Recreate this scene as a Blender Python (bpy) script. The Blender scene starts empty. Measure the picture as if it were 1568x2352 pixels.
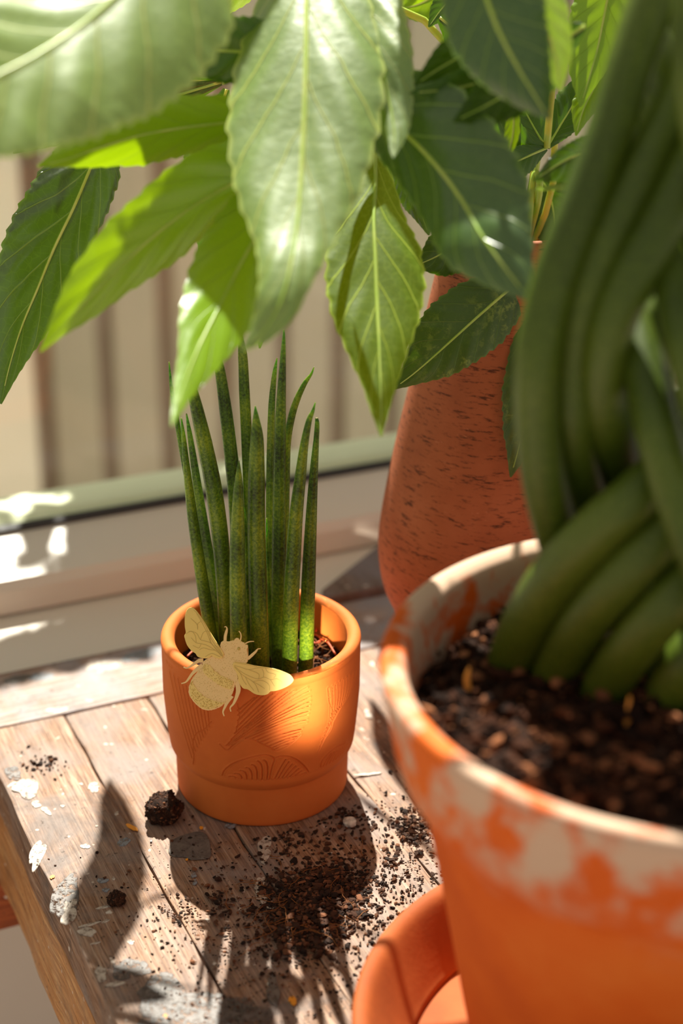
import bpy, bmesh, math, random
import numpy as np
from mathutils import Vector, Matrix

# ------------------------------------------------------------------ camera, world, sun, exposure
FPX = 3840.4; PITCH = 0.436349; ROLL = 0.012315; CAMH = 0.54168; YAW = 0.432149
CAM = Vector((0, 0, CAMH))
_c, _s = math.cos(PITCH), math.sin(PITCH)
VF = Vector((0, _c, -_s)); _u = Vector((0, _s, _c)); _r = Vector((1, 0, 0))
VR = _r * math.cos(ROLL) + _u * math.sin(ROLL); VU = -_r * math.sin(ROLL) + _u * math.cos(ROLL)
TS = Vector((math.cos(YAW), math.sin(YAW), 0)); TN = Vector((-math.sin(YAW), math.cos(YAW), 0))
SUN = Vector((-0.079, 0.628, 0.774)).normalized()
sc = bpy.context.scene
cd = bpy.data.cameras.new('camera'); cam = bpy.data.objects.new('camera', cd)
sc.collection.objects.link(cam); sc.camera = cam
cam.matrix_world = Matrix(((VR.x, VU.x, -VF.x, 0), (VR.y, VU.y, -VF.y, 0), (VR.z, VU.z, -VF.z, CAMH), (0, 0, 0, 1)))
cd.sensor_fit = 'VERTICAL'; cd.sensor_height = 36; cd.lens = FPX / 2352 * 36
cd.clip_start = 0.02; cd.clip_end = 60
cd.dof.use_dof = True; cd.dof.focus_distance = 0.872; cd.dof.aperture_fstop = 4.2
w = bpy.data.worlds.new('sky'); sc.world = w; w.use_nodes = True
bg = w.node_tree.nodes['Background']; bg.inputs[0].default_value = (1.0, 0.95, 0.86, 1); bg.inputs[1].default_value = 0.33
sl = bpy.data.lights.new('sun', 'SUN'); sl.energy = 10.5; sl.angle = math.radians(0.55); sl.color = (1.0, 0.95, 0.88)
so = bpy.data.objects.new('sun', sl); sc.collection.objects.link(so)
so.rotation_euler = SUN.to_track_quat('Z', 'Y').to_euler(); so.location = (0, 2, 3)
def beam(name, tx, ty, D, src, sx, sy, watts, spin=0.0):      # added narrow lamp standing in for sunlight bounced off unseen glass
    p = CAM + (VF + VR * ((tx - 784) / FPX) - VU * ((ty - 1176) / FPX)) * D
    l = bpy.data.lights.new(name, 'AREA'); l.shape = 'RECTANGLE'; l.size = sx; l.size_y = sy; l.spread = math.radians(1.6); l.energy = watts; l.color = (1.0, 0.90, 0.74)
    o = bpy.data.objects.new(name, l); sc.collection.objects.link(o); o.location = src
    o.rotation_euler = (src - p).to_track_quat('Z', 'Y').to_euler(); o.rotation_euler.rotate_axis('Z', spin); return o
beam('reflected_sun_lamp', 704, 1592, 0.86, Vector((-0.10, -0.35, 0.46)), 0.019, 0.056, 0.016)
sc.view_settings.view_transform = 'Standard'; sc.view_settings.look = 'None'
sc.view_settings.exposure = 0.40; sc.view_settings.gamma = 1.0; sc.view_settings.use_curve_mapping = False
sc.cycles.use_denoising = True
sc.cycles.transparent_max_bounces = 16; sc.cycles.max_bounces = 10
sc.cycles.sample_clamp_indirect = 6.0

rng = random.Random(7); nrng = np.random.default_rng(7)
COL = sc.collection

# ------------------------------------------------------------------ placing helpers
def ray(px, py):
    return VF + VR * ((px - 784) / FPX) - VU * ((py - 1176) / FPX)
def at(px, py, D):                       # point seen at px,py at distance D along the view
    return CAM + ray(px, py) * D
def onz(px, py, z=0.0):                  # point seen at px,py on the level z
    d = ray(px, py); return CAM + d * ((z - CAMH) / d.z)
def onh(px, py, y):                      # point seen at px,py on the upright plane at y
    d = ray(px, py); return CAM + d * (y / d.y)
def tt(s, t, z=0.0):
    return TS * s + TN * t + Vector((0, 0, z))
def srgb(r, g, b):
    f = lambda c: (c / 255 / 12.92) if c <= 10 else ((c / 255 + 0.055) / 1.055) ** 2.4
    return (f(r), f(g), f(b), 1)

# ------------------------------------------------------------------ object helpers
def link(name, me, mat=None, parent=None, smooth=True, loc=None):
    o = bpy.data.objects.new(name, me); COL.objects.link(o)
    if mat and not me.materials: me.materials.append(mat)
    if smooth and len(me.polygons): me.polygons.foreach_set('use_smooth', [True] * len(me.polygons))
    if loc is not None: o.location = loc
    if parent: o.parent = parent
    return o
def mesh(name, V, F, mat=None, parent=None, smooth=True, loc=None, uv=None):
    me = bpy.data.meshes.new(name); me.from_pydata([tuple(v) for v in V], [], F); me.update()
    if uv is not None:
        l = me.uv_layers.new(name='UVMap'); idx = np.empty(len(me.loops), dtype=np.int32); me.loops.foreach_get('vertex_index', idx)
        l.data.foreach_set('uv', np.asarray(uv, dtype=np.float32)[idx].ravel())
    return link(name, me, mat, parent, smooth, loc)
def empty(name, loc=(0, 0, 0), rz=0.0, parent=None):
    o = bpy.data.objects.new(name, None); COL.objects.link(o); o.location = loc; o.rotation_euler = (0, 0, rz)
    o.empty_display_size = 0.02
    if parent: o.parent = parent
    return o
def tag(o, label=None, cat=None, group=None, kind=None):
    for k, v in (('label', label), ('category', cat), ('group', group), ('kind', kind)):
        if v: o[k] = v
    return o
def localise(pts, o):                    # world points -> local of an unrotated empty chain
    L = Vector(o.location); p = o.parent
    while p: L += Vector(p.location); p = p.parent
    return [Vector(q) - L for q in pts]
def grid_faces(n, m, closed=False):      # n rows, m columns
    F = []
    for i in range(n - 1):
        for j in range(m if closed else m - 1):
            j2 = (j + 1) % m
            F.append((i * m + j, i * m + j2, (i + 1) * m + j2, (i + 1) * m + j))
    return F
def box(name, s0, s1, t0, t1, z0, z1, mat, parent=None, bev=0.0015, kind=None):   # box on the bench axes
    bm = bmesh.new(); bmesh.ops.create_cube(bm, size=1)
    for v in bm.verts: v.co = Vector(((s1 - s0) * v.co.x, (t1 - t0) * v.co.y, (z1 - z0) * v.co.z))
    if bev: bmesh.ops.bevel(bm, geom=bm.edges[:], offset=bev, segments=2, affect='EDGES', profile=0.6)
    me = bpy.data.meshes.new(name); bm.to_mesh(me); bm.free()
    o = link(name, me, mat, parent, False, tt((s0 + s1) / 2, (t0 + t1) / 2, (z0 + z1) / 2))
    if not parent: o.rotation_euler = (0, 0, YAW)
    else:
        o.location = Vector(((s0 + s1) / 2, (t0 + t1) / 2, (z0 + z1) / 2))   # parent carries the yaw
    if kind: o['kind'] = kind
    return o
def catmull(P, n):
    P = [Vector(p) for p in P]; m = len(P); out = []
    for i in range(n):
        u = i / (n - 1) * (m - 1); k = min(int(u), m - 2); f = u - k
        p0 = P[k - 1] if k > 0 else P[k] * 2 - P[k + 1]; p1 = P[k]; p2 = P[k + 1]
        p3 = P[k + 2] if k + 2 < m else P[k + 1] * 2 - P[k]
        out.append(0.5 * ((2 * p1) + (p2 - p0) * f + (2 * p0 - 5 * p1 + 4 * p2 - p3) * f * f + (3 * p1 - p0 - 3 * p2 + p3) * f ** 3))
    return out
def interp(tab, t):
    return float(np.interp(t, [a for a, _ in tab], [b for _, b in tab]))
def frames(C):
    n = len(C); T = [(C[min(i + 1, n - 1)] - C[max(i - 1, 0)]).normalized() for i in range(n)]
    ref = Vector((0.31, -0.9, 0.2)); out = []
    for t in T:
        a = (ref - t * ref.dot(t)).normalized(); out.append((t, a, t.cross(a))); ref = a
    return out
def tube_geo(C, rad, seg=10, cap=True, flat=1.0, groove=0.0):
    V = []; fr = frames(C); n = len(C)
    for i, (t, a, b) in enumerate(fr):
        r = rad[i] if hasattr(rad, '__len__') else rad
        for j in range(seg):
            th = 2 * math.pi * j / seg; rr = r * (1 - groove * max(0, math.cos(th + 0.6)) ** 12)
            V.append(C[i] + a * (rr * math.cos(th) * flat) + b * (rr * math.sin(th)))
    F = grid_faces(n, seg, True)
    if cap: F.append(tuple(range(seg - 1, -1, -1))); F.append(tuple(range((n - 1) * seg, n * seg)))
    return V, F
def revolve_geo(prof, seg=96):
    V = []
    for r, z in prof:
        for j in range(seg):
            a = 2 * math.pi * j / seg; V.append(Vector((r * math.cos(a), r * math.sin(a), z)))
    return V, grid_faces(len(prof), seg, True)
def smooth_prof(pts, k=4):
    out = catmull([Vector((a, b, 0)) for a, b in pts], (len(pts) - 1) * k + 1)
    return [(max(p.x, 0.0003), p.y) for p in out]

# ------------------------------------------------------------------ materials
class N:
    def __init__(s, name):
        s.m = bpy.data.materials.new(name); s.m.use_nodes = True; s.t = s.m.node_tree; s.n = s.t.nodes; s.l = s.t.links
        s.b = s.n['Principled BSDF']; s.out = s.n['Material Output']
    def add(s, typ, **kw):
        x = s.n.new(typ)
        for k, v in kw.items():
            if k.startswith('i_'): x.inputs[int(k[2:]) if k[2:].isdigit() else k[2:].replace('_', ' ')].default_value = v
            else: setattr(x, k, v)
        return x
    def coord(s, kind='Object', scale=(1, 1, 1), rot=(0, 0, 0)):
        tc = s.add('ShaderNodeTexCoord'); mp = s.add('ShaderNodeMapping')
        mp.inputs['Scale'].default_value = scale; mp.inputs['Rotation'].default_value = rot
        s.l.new(tc.outputs[kind], mp.inputs[0]); return mp.outputs[0]
    def noise(s, vec, scale, detail=4, rough=0.6, dist=0.0):
        x = s.add('ShaderNodeTexNoise'); x.inputs['Scale'].default_value = scale; x.inputs['Detail'].default_value = detail
        x.inputs['Roughness'].default_value = rough; x.inputs['Distortion'].default_value = dist; s.l.new(vec, x.inputs[0]); return x.outputs[0]
    def ramp(s, fac, stops):
        x = s.add('ShaderNodeValToRGB'); e = x.color_ramp.elements
        while len(e) < len(stops): e.new(0.5)
        for k, (p, c) in enumerate(stops):
            e[k].position = p; e[k].color = c if len(c) == 4 else (*c, 1)
        s.l.new(fac, x.inputs[0]); return x.outputs[0]
    def mix(s, fac, a, b, mode='MIX'):
        x = s.add('ShaderNodeMix', data_type='RGBA', blend_type=mode)
        for sock, v in ((x.inputs[0], fac), (x.inputs[6], a), (x.inputs[7], b)):
            if isinstance(v, (int, float)): sock.default_value = v
            elif isinstance(v, tuple): sock.default_value = v
            else: s.l.new(v, sock)
        return x.outputs[2]
    def math(s, op, a, b=None, c=None):
        x = s.add('ShaderNodeMath', operation=op)
        for k, v in enumerate((a, b, c)):
            if v is None: continue
            if isinstance(v, (int, float)): x.inputs[k].default_value = v
            else: s.l.new(v, x.inputs[k])
        return x.outputs[0]
    def bump(s, h, strength=0.3, dist=0.001):
        x = s.add('ShaderNodeBump'); x.inputs['Strength'].default_value = strength; x.inputs['Distance'].default_value = dist
        s.l.new(h, x.inputs['Height']); s.l.new(x.outputs[0], s.b.inputs['Normal']); return x.outputs[0]
    def base(s, v, rough=0.6, spec=0.5):
        if isinstance(v, tuple): s.b.inputs['Base Color'].default_value = v
        else: s.l.new(v, s.b.inputs['Base Color'])
        s.b.inputs['Roughness'].default_value = rough; s.b.inputs['Specular IOR Level'].default_value = spec; return s.m
W = (1, 1, 1, 1); K = (0, 0, 0, 1)

def wood(name, a, b, c, grey, gamt=0.5):
    n = N(name); oi = n.add('ShaderNodeObjectInfo')
    tc = n.add('ShaderNodeTexCoord'); va = n.add('ShaderNodeVectorMath', operation='ADD'); n.l.new(tc.outputs['Object'], va.inputs[0])
    off = n.add('ShaderNodeVectorMath', operation='SCALE'); off.inputs[0].default_value = (3.1, 5.7, 1.3)
    n.l.new(oi.outputs['Random'], off.inputs['Scale']); n.l.new(off.outputs[0], va.inputs[1])
    mp = n.add('ShaderNodeMapping'); mp.inputs['Scale'].default_value = (16, 0.6, 16); n.l.new(va.outputs[0], mp.inputs[0]); v = mp.outputs[0]
    g1 = n.noise(v, 18, 6, 0.65, 0.6); g2 = n.noise(v, 60, 4, 0.7)
    col = n.ramp(g1, [(0.3, c), (0.48, a), (0.66, b)])
    col = n.mix(n.ramp(g2, [(0.44, K), (0.60, W)]), col, n.mix(0.8, col, tuple(x * 0.75 for x in c[:3]) + (1,)), 'MIX')
    p = n.noise(va.outputs[0], 22, 5, 0.62, 0.5)
    m1 = n.ramp(p, [(0.5 - 0.1 * gamt, K), (0.66, (gamt, gamt, gamt, 1))]); col = n.mix(m1, col, grey)
    q = n.noise(va.outputs[0], 9, 6, 0.7, 1.0)
    m2 = n.ramp(q, [(0.56, K), (0.70, (0.75, 0.75, 0.75, 1))]); col = n.mix(m2, col, srgb(74, 68, 66))
    fl = n.noise(va.outputs[0], 260, 3, 0.6); col = n.mix(n.ramp(fl, [(0.64, K), (0.70, (.7, .7, .7, 1))]), col, srgb(60, 44, 34))
    wl = n.noise(va.outputs[0], 120, 2, 0.5); col = n.mix(n.ramp(wl, [(0.70, K), (0.74, (.8, .8, .8, 1))]), col, srgb(222, 212, 200))
    h = n.math('ADD', g1, n.math('MULTIPLY', g2, 0.7)); n.bump(h, 0.5, 0.0012)
    return n.base(col, 0.62, 0.35)
M_WOOD = wood('worn_wood', srgb(158, 120, 92), srgb(182, 152, 130), srgb(112, 74, 50), srgb(138, 124, 118), 0.85)
M_WOODG = wood('greyed_wood', srgb(170, 144, 130), srgb(186, 164, 152), srgb(140, 106, 86), srgb(146, 144, 150), 1.0)
M_SIDE = wood('honey_wood', srgb(206, 148, 92), srgb(226, 178, 120), srgb(170, 108, 58), srgb(190, 160, 130), 0.3)
M_DARKW = wood('dark_wood', srgb(122, 98, 84), srgb(140, 118, 106), srgb(92, 68, 56), srgb(128, 118, 122), 0.9)
M_RAIL = wood('red_wood', srgb(168, 84, 40), srgb(188, 100, 50), srgb(130, 58, 26), srgb(150, 90, 60), 0.2)

def clay(name, base, dark, light, speck=0.0, salt=None, streak=False, rough=0.75):
    n = N(name); v = n.coord(); a = n.noise(v, 14, 5, 0.6)
    col = n.ramp(a, [(0.3, dark), (0.52, base), (0.75, light)])
    if streak:
        v2 = n.coord('Object', (1.0, 1.0, 5.5), (0, 0.42, 0)); st = n.noise(v2, 95, 5, 0.75)
        col = n.mix(n.ramp(st, [(0.54, K), (0.63, (.85, .85, .85, 1))]), col, srgb(66, 34, 20))
        lt = n.noise(v2, 150, 3, 0.6); col = n.mix(n.ramp(lt, [(0.68, K), (0.72, (.6, .6, .6, 1))]), col, srgb(205, 130, 95))
    if salt:                                          # lime bloom in a band under and over the rim
        tc = n.add('ShaderNodeTexCoord'); sx = n.add('ShaderNodeSeparateXYZ'); n.l.new(tc.outputs['Object'], sx.inputs[0])
        big = n.noise(v, 19, 4, 0.62, 0.4); z = n.math('ADD', sx.outputs[2], n.math('MULTIPLY', n.math('SUBTRACT', big, 0.5), 0.085))
        m = n.ramp(n.math('MULTIPLY', n.math('SUBTRACT', z, salt[0]), 1.0 / (salt[1] - salt[0])), [(0.0, K), (0.42, (0.85,) * 3 + (1,))])
        fine = n.noise(v, 46, 4, 0.6); m = n.mix(n.ramp(fine, [(0.42, K), (0.55, W)]), K, m)
        col = n.mix(m, col, srgb(205, 182, 158))
        sp = n.noise(v, 11, 5, 0.7, 1.5); col = n.mix(n.ramp(sp, [(0.62, K), (0.74, (.14,) * 3 + (1,))]), col, srgb(214, 170, 140))
    f = n.noise(v, 420, 3, 0.6); n.bump(f, 0.22, 0.0004)
    return n.base(col, rough, 0.3)
M_CLAY = clay('terracotta', srgb(214, 112, 44), srgb(198, 96, 34), srgb(222, 124, 56))
M_CLAYB = clay('weathered_terracotta', srgb(222, 98, 16), srgb(204, 82, 10), srgb(230, 116, 36), salt=(0.158, 0.226))
M_VASE = clay('speckled_terracotta', srgb(172, 96, 60), srgb(150, 80, 46), srgb(188, 112, 76), streak=True)
M_SAUCER = clay('saucer_terracotta', srgb(160, 78, 28), srgb(132, 60, 20), srgb(178, 96, 42))

def leafmat(name, top, under, vein, trans, tw=0.45, rough=0.33, mott=None, spec=0.6, bumps=0.6, coat=0.12):
    n = N(name); tc = n.add('ShaderNodeTexCoord'); sx = n.add('ShaderNodeSeparateXYZ'); n.l.new(tc.outputs['UV'], sx.inputs[0])
    u = sx.outputs[0]; vv = sx.outputs[1]; av = n.math('ABSOLUTE', vv)
    mid = n.ramp(av, [(0.022, W), (0.05, K)])
    # slanting side veins, set off left against right
    side = n.math('MULTIPLY', n.math('SIGN', vv), 0.23)
    nz = n.noise(n.coord(), 30, 2)
    ph = n.math('ADD', n.math('SUBTRACT', n.math('MULTIPLY', u, 7.0), n.math('MULTIPLY', n.math('POWER', av, 0.85), 1.7)), n.math('ADD', side, n.math('MULTIPLY', nz, 0.3)))
    fr = n.math('ABSOLUTE', n.math('SUBTRACT', n.math('FRACT', ph), 0.5))
    sv = n.ramp(fr, [(0.46, K), (0.488, (.75, .75, .75, 1))])
    vo = n.add('ShaderNodeTexVoronoi', feature='DISTANCE_TO_EDGE'); vo.inputs['Scale'].default_value = 210; n.l.new(n.coord(), vo.inputs[0])
    net = n.ramp(vo.outputs[0], [(0.0, (.14,) * 3 + (1,)), (0.06, K)])
    veins = n.mix(1.0, n.mix(1.0, mid, sv, 'LIGHTEN'), net, 'LIGHTEN')
    big = n.noise(n.coord(), 26, 4, 0.6); topc = n.mix(big, top, tuple(min(1, c * 1.35) for c in top[:3]) + (1,))
    geo = n.add('ShaderNodeNewGeometry'); cc = n.mix(geo.outputs['Backfacing'], topc, under)
    if mott:
        mo = n.noise(n.coord(), 170, 5, 0.75); ms = n.noise(n.coord(), 25, 3)
        k = n.math('MULTIPLY', n.ramp(mo, [(0.5, K), (0.6, W)]), n.ramp(ms, [(0.45, K), (0.6, (.8,) * 3 + (1,))])); cc = n.mix(k, cc, mott)
    edge = n.ramp(av, [(0.93, K), (0.99, (.6,) * 3 + (1,))])
    cc = n.mix(n.mix(1.0, veins, edge, 'LIGHTEN'), cc, vein)
    n.base(cc, rough, spec); n.b.inputs['Coat Weight'].default_value = coat; n.b.inputs['Coat Roughness'].default_value = 0.28
    hh = n.math('SUBTRACT', n.math('MULTIPLY', n.noise(n.coord(), 60, 3), 0.6), n.math('MULTIPLY', sv, 0.6)); n.bump(hh, bumps, 0.0015)
    tr = n.add('ShaderNodeBsdfTranslucent'); n.l.new(n.mix(veins, trans, vein), tr.inputs[0])
    ms = n.add('ShaderNodeMixShader'); ms.inputs[0].default_value = tw
    n.l.new(n.b.outputs[0], ms.inputs[1]); n.l.new(tr.outputs[0], ms.inputs[2]); n.l.new(ms.outputs[0], n.out.inputs[0])
    return n.m
M_LEAF = leafmat('fatsia_leaf', srgb(112, 150, 26), srgb(34, 58, 1), srgb(140, 176, 30), srgb(200, 240, 4), 0.24)
M_LEAFT = leafmat('blue_green_leaf', srgb(92, 130, 92), srgb(60, 90, 30), srgb(140, 170, 70), srgb(110, 160, 30), 0.12, 0.34, spec=0.8)
M_LEAFB = leafmat('sunlit_leaf', srgb(168, 222, 6), srgb(70, 100, 10), srgb(206, 226, 90), srgb(200, 236, 20), 0.28, 0.5, spec=0.2, coat=0.0)  # brighter leaf copy with the sunlight put into its colour
M_LEAFP = leafmat('pale_glossy_leaf', srgb(134, 168, 88), srgb(110, 140, 50), srgb(206, 216, 100), srgb(190, 224, 60), 0.22, 0.40, spec=1.0, coat=0.9, bumps=0.9)
M_LEAFD = leafmat('dark_leaf', srgb(58, 88, 22), srgb(46, 68, 4), srgb(104, 136, 30), srgb(110, 160, 2), 0.22, 0.36)
M_LEAFG = leafmat('grey_green_leaf', srgb(60, 84, 44), srgb(70, 90, 26), srgb(128, 158, 40), srgb(110, 160, 14), 0.12, 0.26, spec=1.0)
M_LEAFS = leafmat('speckled_leaf', srgb(52, 80, 18), srgb(56, 80, 10), srgb(92, 124, 42), srgb(110, 160, 8), 0.20, 0.42, mott=srgb(140, 154, 60))
n = N('petiole'); n.base(n.ramp(n.noise(n.coord(), 40), [(0.35, srgb(150, 186, 60)), (0.7, srgb(196, 206, 110))]), 0.35); n.b.inputs['Subsurface Weight'].default_value = 0.1; M_PET = n.m

def spearmat(name, a, b, c, bands=30):
    n = N(name); tc = n.add('ShaderNodeTexCoord'); sx = n.add('ShaderNodeSeparateXYZ'); n.l.new(tc.outputs['UV'], sx.inputs[0])
    oi = n.add('ShaderNodeObjectInfo')
    big = n.noise(n.coord(), 60, 4, 0.6)
    ph = n.math('ADD', n.math('MULTIPLY', sx.outputs[0], bands), n.math('MULTIPLY', big, 2.2)); bd = n.math('ADD', n.math('MULTIPLY', n.math('SINE', ph), 0.5), 0.5)
    fine = n.noise(n.coord(), 700, 4, 0.7); f = n.math('ADD', n.math('MULTIPLY', bd, 0.2), n.math('MULTIPLY', fine, 0.9))
    f = n.math('ADD', f, n.math('MULTIPLY', n.math('SUBTRACT', oi.outputs['Random'], 0.5), 0.12))
    col = n.ramp(f, [(0.32, c), (0.55, a), (0.8, b)])
    col = n.mix(n.ramp(n.noise(n.coord(), 130, 2), [(0.76, K), (0.79, W)]), col, srgb(150, 110, 60))
    tip = n.ramp(sx.outputs[0], [(0.985, K), (1.0, (.9,) * 3 + (1,))]); col = n.mix(tip, col, srgb(110, 78, 50))
    n.bump(fine, 0.3, 0.0005); n.base(col, 0.42, 0.35)
    n.b.inputs['Subsurface Weight'].default_value = 0.15; n.b.inputs['Subsurface Radius'].default_value = (0.003, 0.008, 0.001); n.b.inputs['Subsurface Scale'].default_value = 1.0
    return n.m
M_SPEAR = spearmat('spear_leaf', srgb(82, 112, 18), srgb(138, 156, 34), srgb(36, 54, 8))
M_BRAID = spearmat('braided_spear', srgb(76, 94, 20), srgb(100, 114, 36), srgb(54, 70, 12), 12)

n = N('potting_soil'); n.base(n.ramp(n.noise(n.coord(), 130, 6, 0.8), [(0.38, srgb(30, 18, 12)), (0.55, srgb(62, 38, 26)), (0.72, srgb(128, 84, 58))]), 0.9, 0.2); n.bump(n.noise(n.coord(), 300, 5, 0.8), 0.8, 0.002); M_SOIL = n.m
n = N('soil_crumb'); oi = n.add('ShaderNodeNewGeometry'); n.base(n.ramp(oi.outputs['Random Per Island'], [(0.2, srgb(34, 20, 13)), (0.7, srgb(70, 42, 27)), (1.0, srgb(120, 76, 50))]), 0.85, 0.25); M_CRUMB = n.m
n = N('chip'); oi = n.add('ShaderNodeNewGeometry'); n.base(n.ramp(oi.outputs['Random Per Island'], [(0.35, srgb(30, 17, 11)), (0.8, srgb(74, 43, 28)), (1.0, srgb(160, 104, 70))]), 0.9, 0.1); M_CHIP = n.m
n = N('fibre'); n.base(srgb(140, 84, 36), 0.7, 0.3); M_FIB = n.m
n = N('straw'); n.base(srgb(226, 150, 62), 0.6, 0.3); M_STRAW = n.m
n = N('root'); n.base(srgb(200, 84, 40), 0.5, 0.4); M_ROOT = n.m
n = N('pale_stone'); n.base(n.ramp(n.noise(n.coord(), 300, 4), [(0.35, srgb(170, 160, 146)), (0.6, srgb(226, 218, 204))]), 0.8); M_STONE = n.m
n = N('paint_white'); n.base(n.ramp(n.noise(n.coord(), 220, 5, 0.7), [(0.38, srgb(150, 132, 118)), (0.6, srgb(196, 184, 170))]), 0.6); M_PW = n.m
n = N('paint_grey'); n.base(n.ramp(n.noise(n.coord(), 160, 5, 0.7), [(0.38, srgb(82, 72, 66)), (0.62, srgb(108, 98, 90))]), 0.6); M_PG = n.m
n = N('paint_dark'); n.base(n.ramp(n.noise(n.coord(), 90, 6, 0.7), [(0.35, srgb(58, 52, 50)), (0.62, srgb(100, 88, 82))]), 0.55); M_PD = n.m
n = N('paint_blue'); n.base(srgb(128, 132, 138), 0.6); M_PB = n.m
for m_, th in ((M_PW, 0.40), (M_PG, 0.38), (M_PD, 0.47), (M_PB, 0.45)):
    q = N.__new__(N); q.m = m_; q.t = m_.node_tree; q.n = q.t.nodes; q.l = q.t.links; q.b = q.n['Principled BSDF']; q.out = q.n['Material Output']
    al = q.ramp(q.noise(q.coord(), 230, 6, 0.75), [(th - 0.04, K), (th + 0.06, W)]); q.l.new(al, q.b.inputs['Alpha'])
n = N('paint_orange'); n.base(srgb(232, 150, 30), 0.6); M_PO = n.m
n = N('brass_wing'); n.base(srgb(248, 214, 118), 0.4, 0.5); n.bump(n.noise(n.coord(), 900, 2), 0.06, 0.0003); M_BW = n.m
n = N('brass_body'); n.base(srgb(250, 214, 146), 0.5, 0.4); n.bump(n.noise(n.coord(), 1500, 2), 0.12, 0.0003); M_BB = n.m
n = N('brass_band'); n.base(srgb(248, 216, 126), 0.4, 0.5); M_BN = n.m
n = N('brass_line'); n.base(srgb(214, 184, 96), 0.45, 0.5); M_BL = n.m
n = N('window_frame_beige'); n.base(n.mix(n.noise(n.coord(), 5), srgb(224, 210, 194), srgb(230, 218, 204)), 0.42, 0.5); M_FRAME = n.m
n = N('outer_frame'); n.base(srgb(230, 234, 198), 0.45, 0.5); M_OUT = n.m
n = N('rubber_seal'); n.base(srgb(52, 48, 48), 0.6); M_SEAL = n.m
n = N('floor_beige'); n.base(n.mix(n.noise(n.coord(), 9), srgb(186, 168, 154), srgb(196, 180, 166)), 0.6); M_FLOOR = n.m
n = N('fence_board'); v = n.coord('Object', (9, 9, 0.7)); oi = n.add('ShaderNodeObjectInfo')
n.base(n.mix(n.noise(v, 14, 4), n.ramp(oi.outputs['Random'], [(0.0, srgb(202, 196, 174)), (1.0, srgb(214, 202, 184))]), srgb(190, 182, 160)), 0.75); M_FENCE = n.m
n = N('fence_back'); n.base(srgb(164, 146, 130), 0.8); M_FBACK = n.m
n = N('sunlit_cream'); n.base(srgb(240, 232, 214), 0.7); M_CREAM = n.m  # pale colour standing in for sunlight on the fence
n = N('gravel'); n.base(n.ramp(n.noise(n.coord(), 60, 5), [(0.35, srgb(150, 140, 126)), (0.65, srgb(190, 180, 164))]), 0.9); M_GRAV = n.m
n = N('window_glass'); g = n.add('ShaderNodeBsdfGlossy'); g.inputs['Roughness'].default_value = 0.02
t = n.add('ShaderNodeBsdfTransparent'); t.inputs[0].default_value = (0.95, 0.96, 0.93, 1)
lw = n.add('ShaderNodeLayerWeight'); ff = n.math('ADD', n.math('MULTIPLY', n.math('POWER', lw.outputs['Facing'], 5.0), 0.5), 0.025); ms = n.add('ShaderNodeMixShader')
n.l.new(ff, ms.inputs[0]); n.l.new(t.outputs[0], ms.inputs[1]); n.l.new(g.outputs[0], ms.inputs[2]); n.l.new(ms.outputs[0], n.out.inputs[0]); M_GLASS = n.m

# ------------------------------------------------------------------ the setting
FZ = -0.52
def extr(name, prof, s0, s1, mat, parent=None, kind='structure'):     # (t, z) outline run along the window
    V = [Vector((s, t, z)) for s in (s0, s1) for t, z in prof]; m = len(prof)
    F = [(i, (i + 1) % m, m + (i + 1) % m, m + i) for i in range(m)] + [tuple(range(m - 1, -1, -1)), tuple(range(m, 2 * m))]
    me = bpy.data.meshes.new(name); me.from_pydata([tuple(v) for v in V], [], F)
    bm = bmesh.new(); bm.from_mesh(me); bmesh.ops.recalc_face_normals(bm, faces=bm.faces[:]); bm.to_mesh(me); bm.free()
    o = link(name, me, mat, parent, False)
    if not parent: o.rotation_euler = (0, 0, YAW)
    if kind and not parent: o['kind'] = kind
    return o
extr('floor', [(-1.2, FZ - 0.05), (-1.2, FZ), (1.06, FZ), (1.06, FZ - 0.05)], -1.6, 2.4, M_FLOOR)
extr('wall_window', [(0.945, FZ), (0.945, -0.032), (1.09, -0.032), (1.09, FZ)], -1.6, 2.4, M_FRAME)
extr('trim_1', [(0.925, -0.03), (0.925, -0.012), (0.93, -0.007), (1.004, -0.005), (1.06, -0.005), (1.06, -0.03)], -1.6, 2.4, M_FRAME)
win = empty('window_1', tt(0, 0, 0), YAW); tag(win, kind='structure')
extr('frame_rail', [(1.0, -0.003), (1.0, 0.014), (1.004, 0.0205), (1.018, 0.024), (1.053, 0.031), (1.053, -0.003)], -1.6, 2.4, M_FRAME, win)
extr('seal', [(1.053, 0.0), (1.053, 0.0345), (1.058, 0.036), (1.058, 0.0)], -1.6, 2.4, M_SEAL, win)
extr('pane', [(1.059, 0.02), (1.059, 2.2), (1.063, 2.2), (1.063, 0.02)], -1.59, 2.39, M_GLASS, win)
extr('outer_rail', [(1.064, -0.03), (1.064, 0.032), (1.07, 0.036), (1.108, 0.034), (1.112, 0.028), (1.112, -0.03)], -1.6, 2.4, M_OUT, win)
for s in (-1.6, 2.34):
    box('frame_post', s, s + 0.06, 1.0, 1.06, 0.03, 2.2, M_FRAME, win)
box('frame_head', -1.6, 2.4, 1.0, 1.06, 2.2, 2.27, M_FRAME, win)
extr('ground', [(1.0, -1.06), (1.0, -1.0), (9.0, -1.0), (9.0, -1.06)], -6, 8, M_GRAV)
fence = empty('board_fence', tt(0.6, 2.4, -1.0), YAW)
tag(fence, 'pale beige fence of upright boards seen blurred outside the window', 'fence')
fb = bpy.data.meshes.new('board'); bm = bmesh.new(); bmesh.ops.create_cube(bm, size=1)
for v in bm.verts: v.co = Vector((v.co.x * 0.072, v.co.y * 0.018, v.co.z * 1.45))
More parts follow.
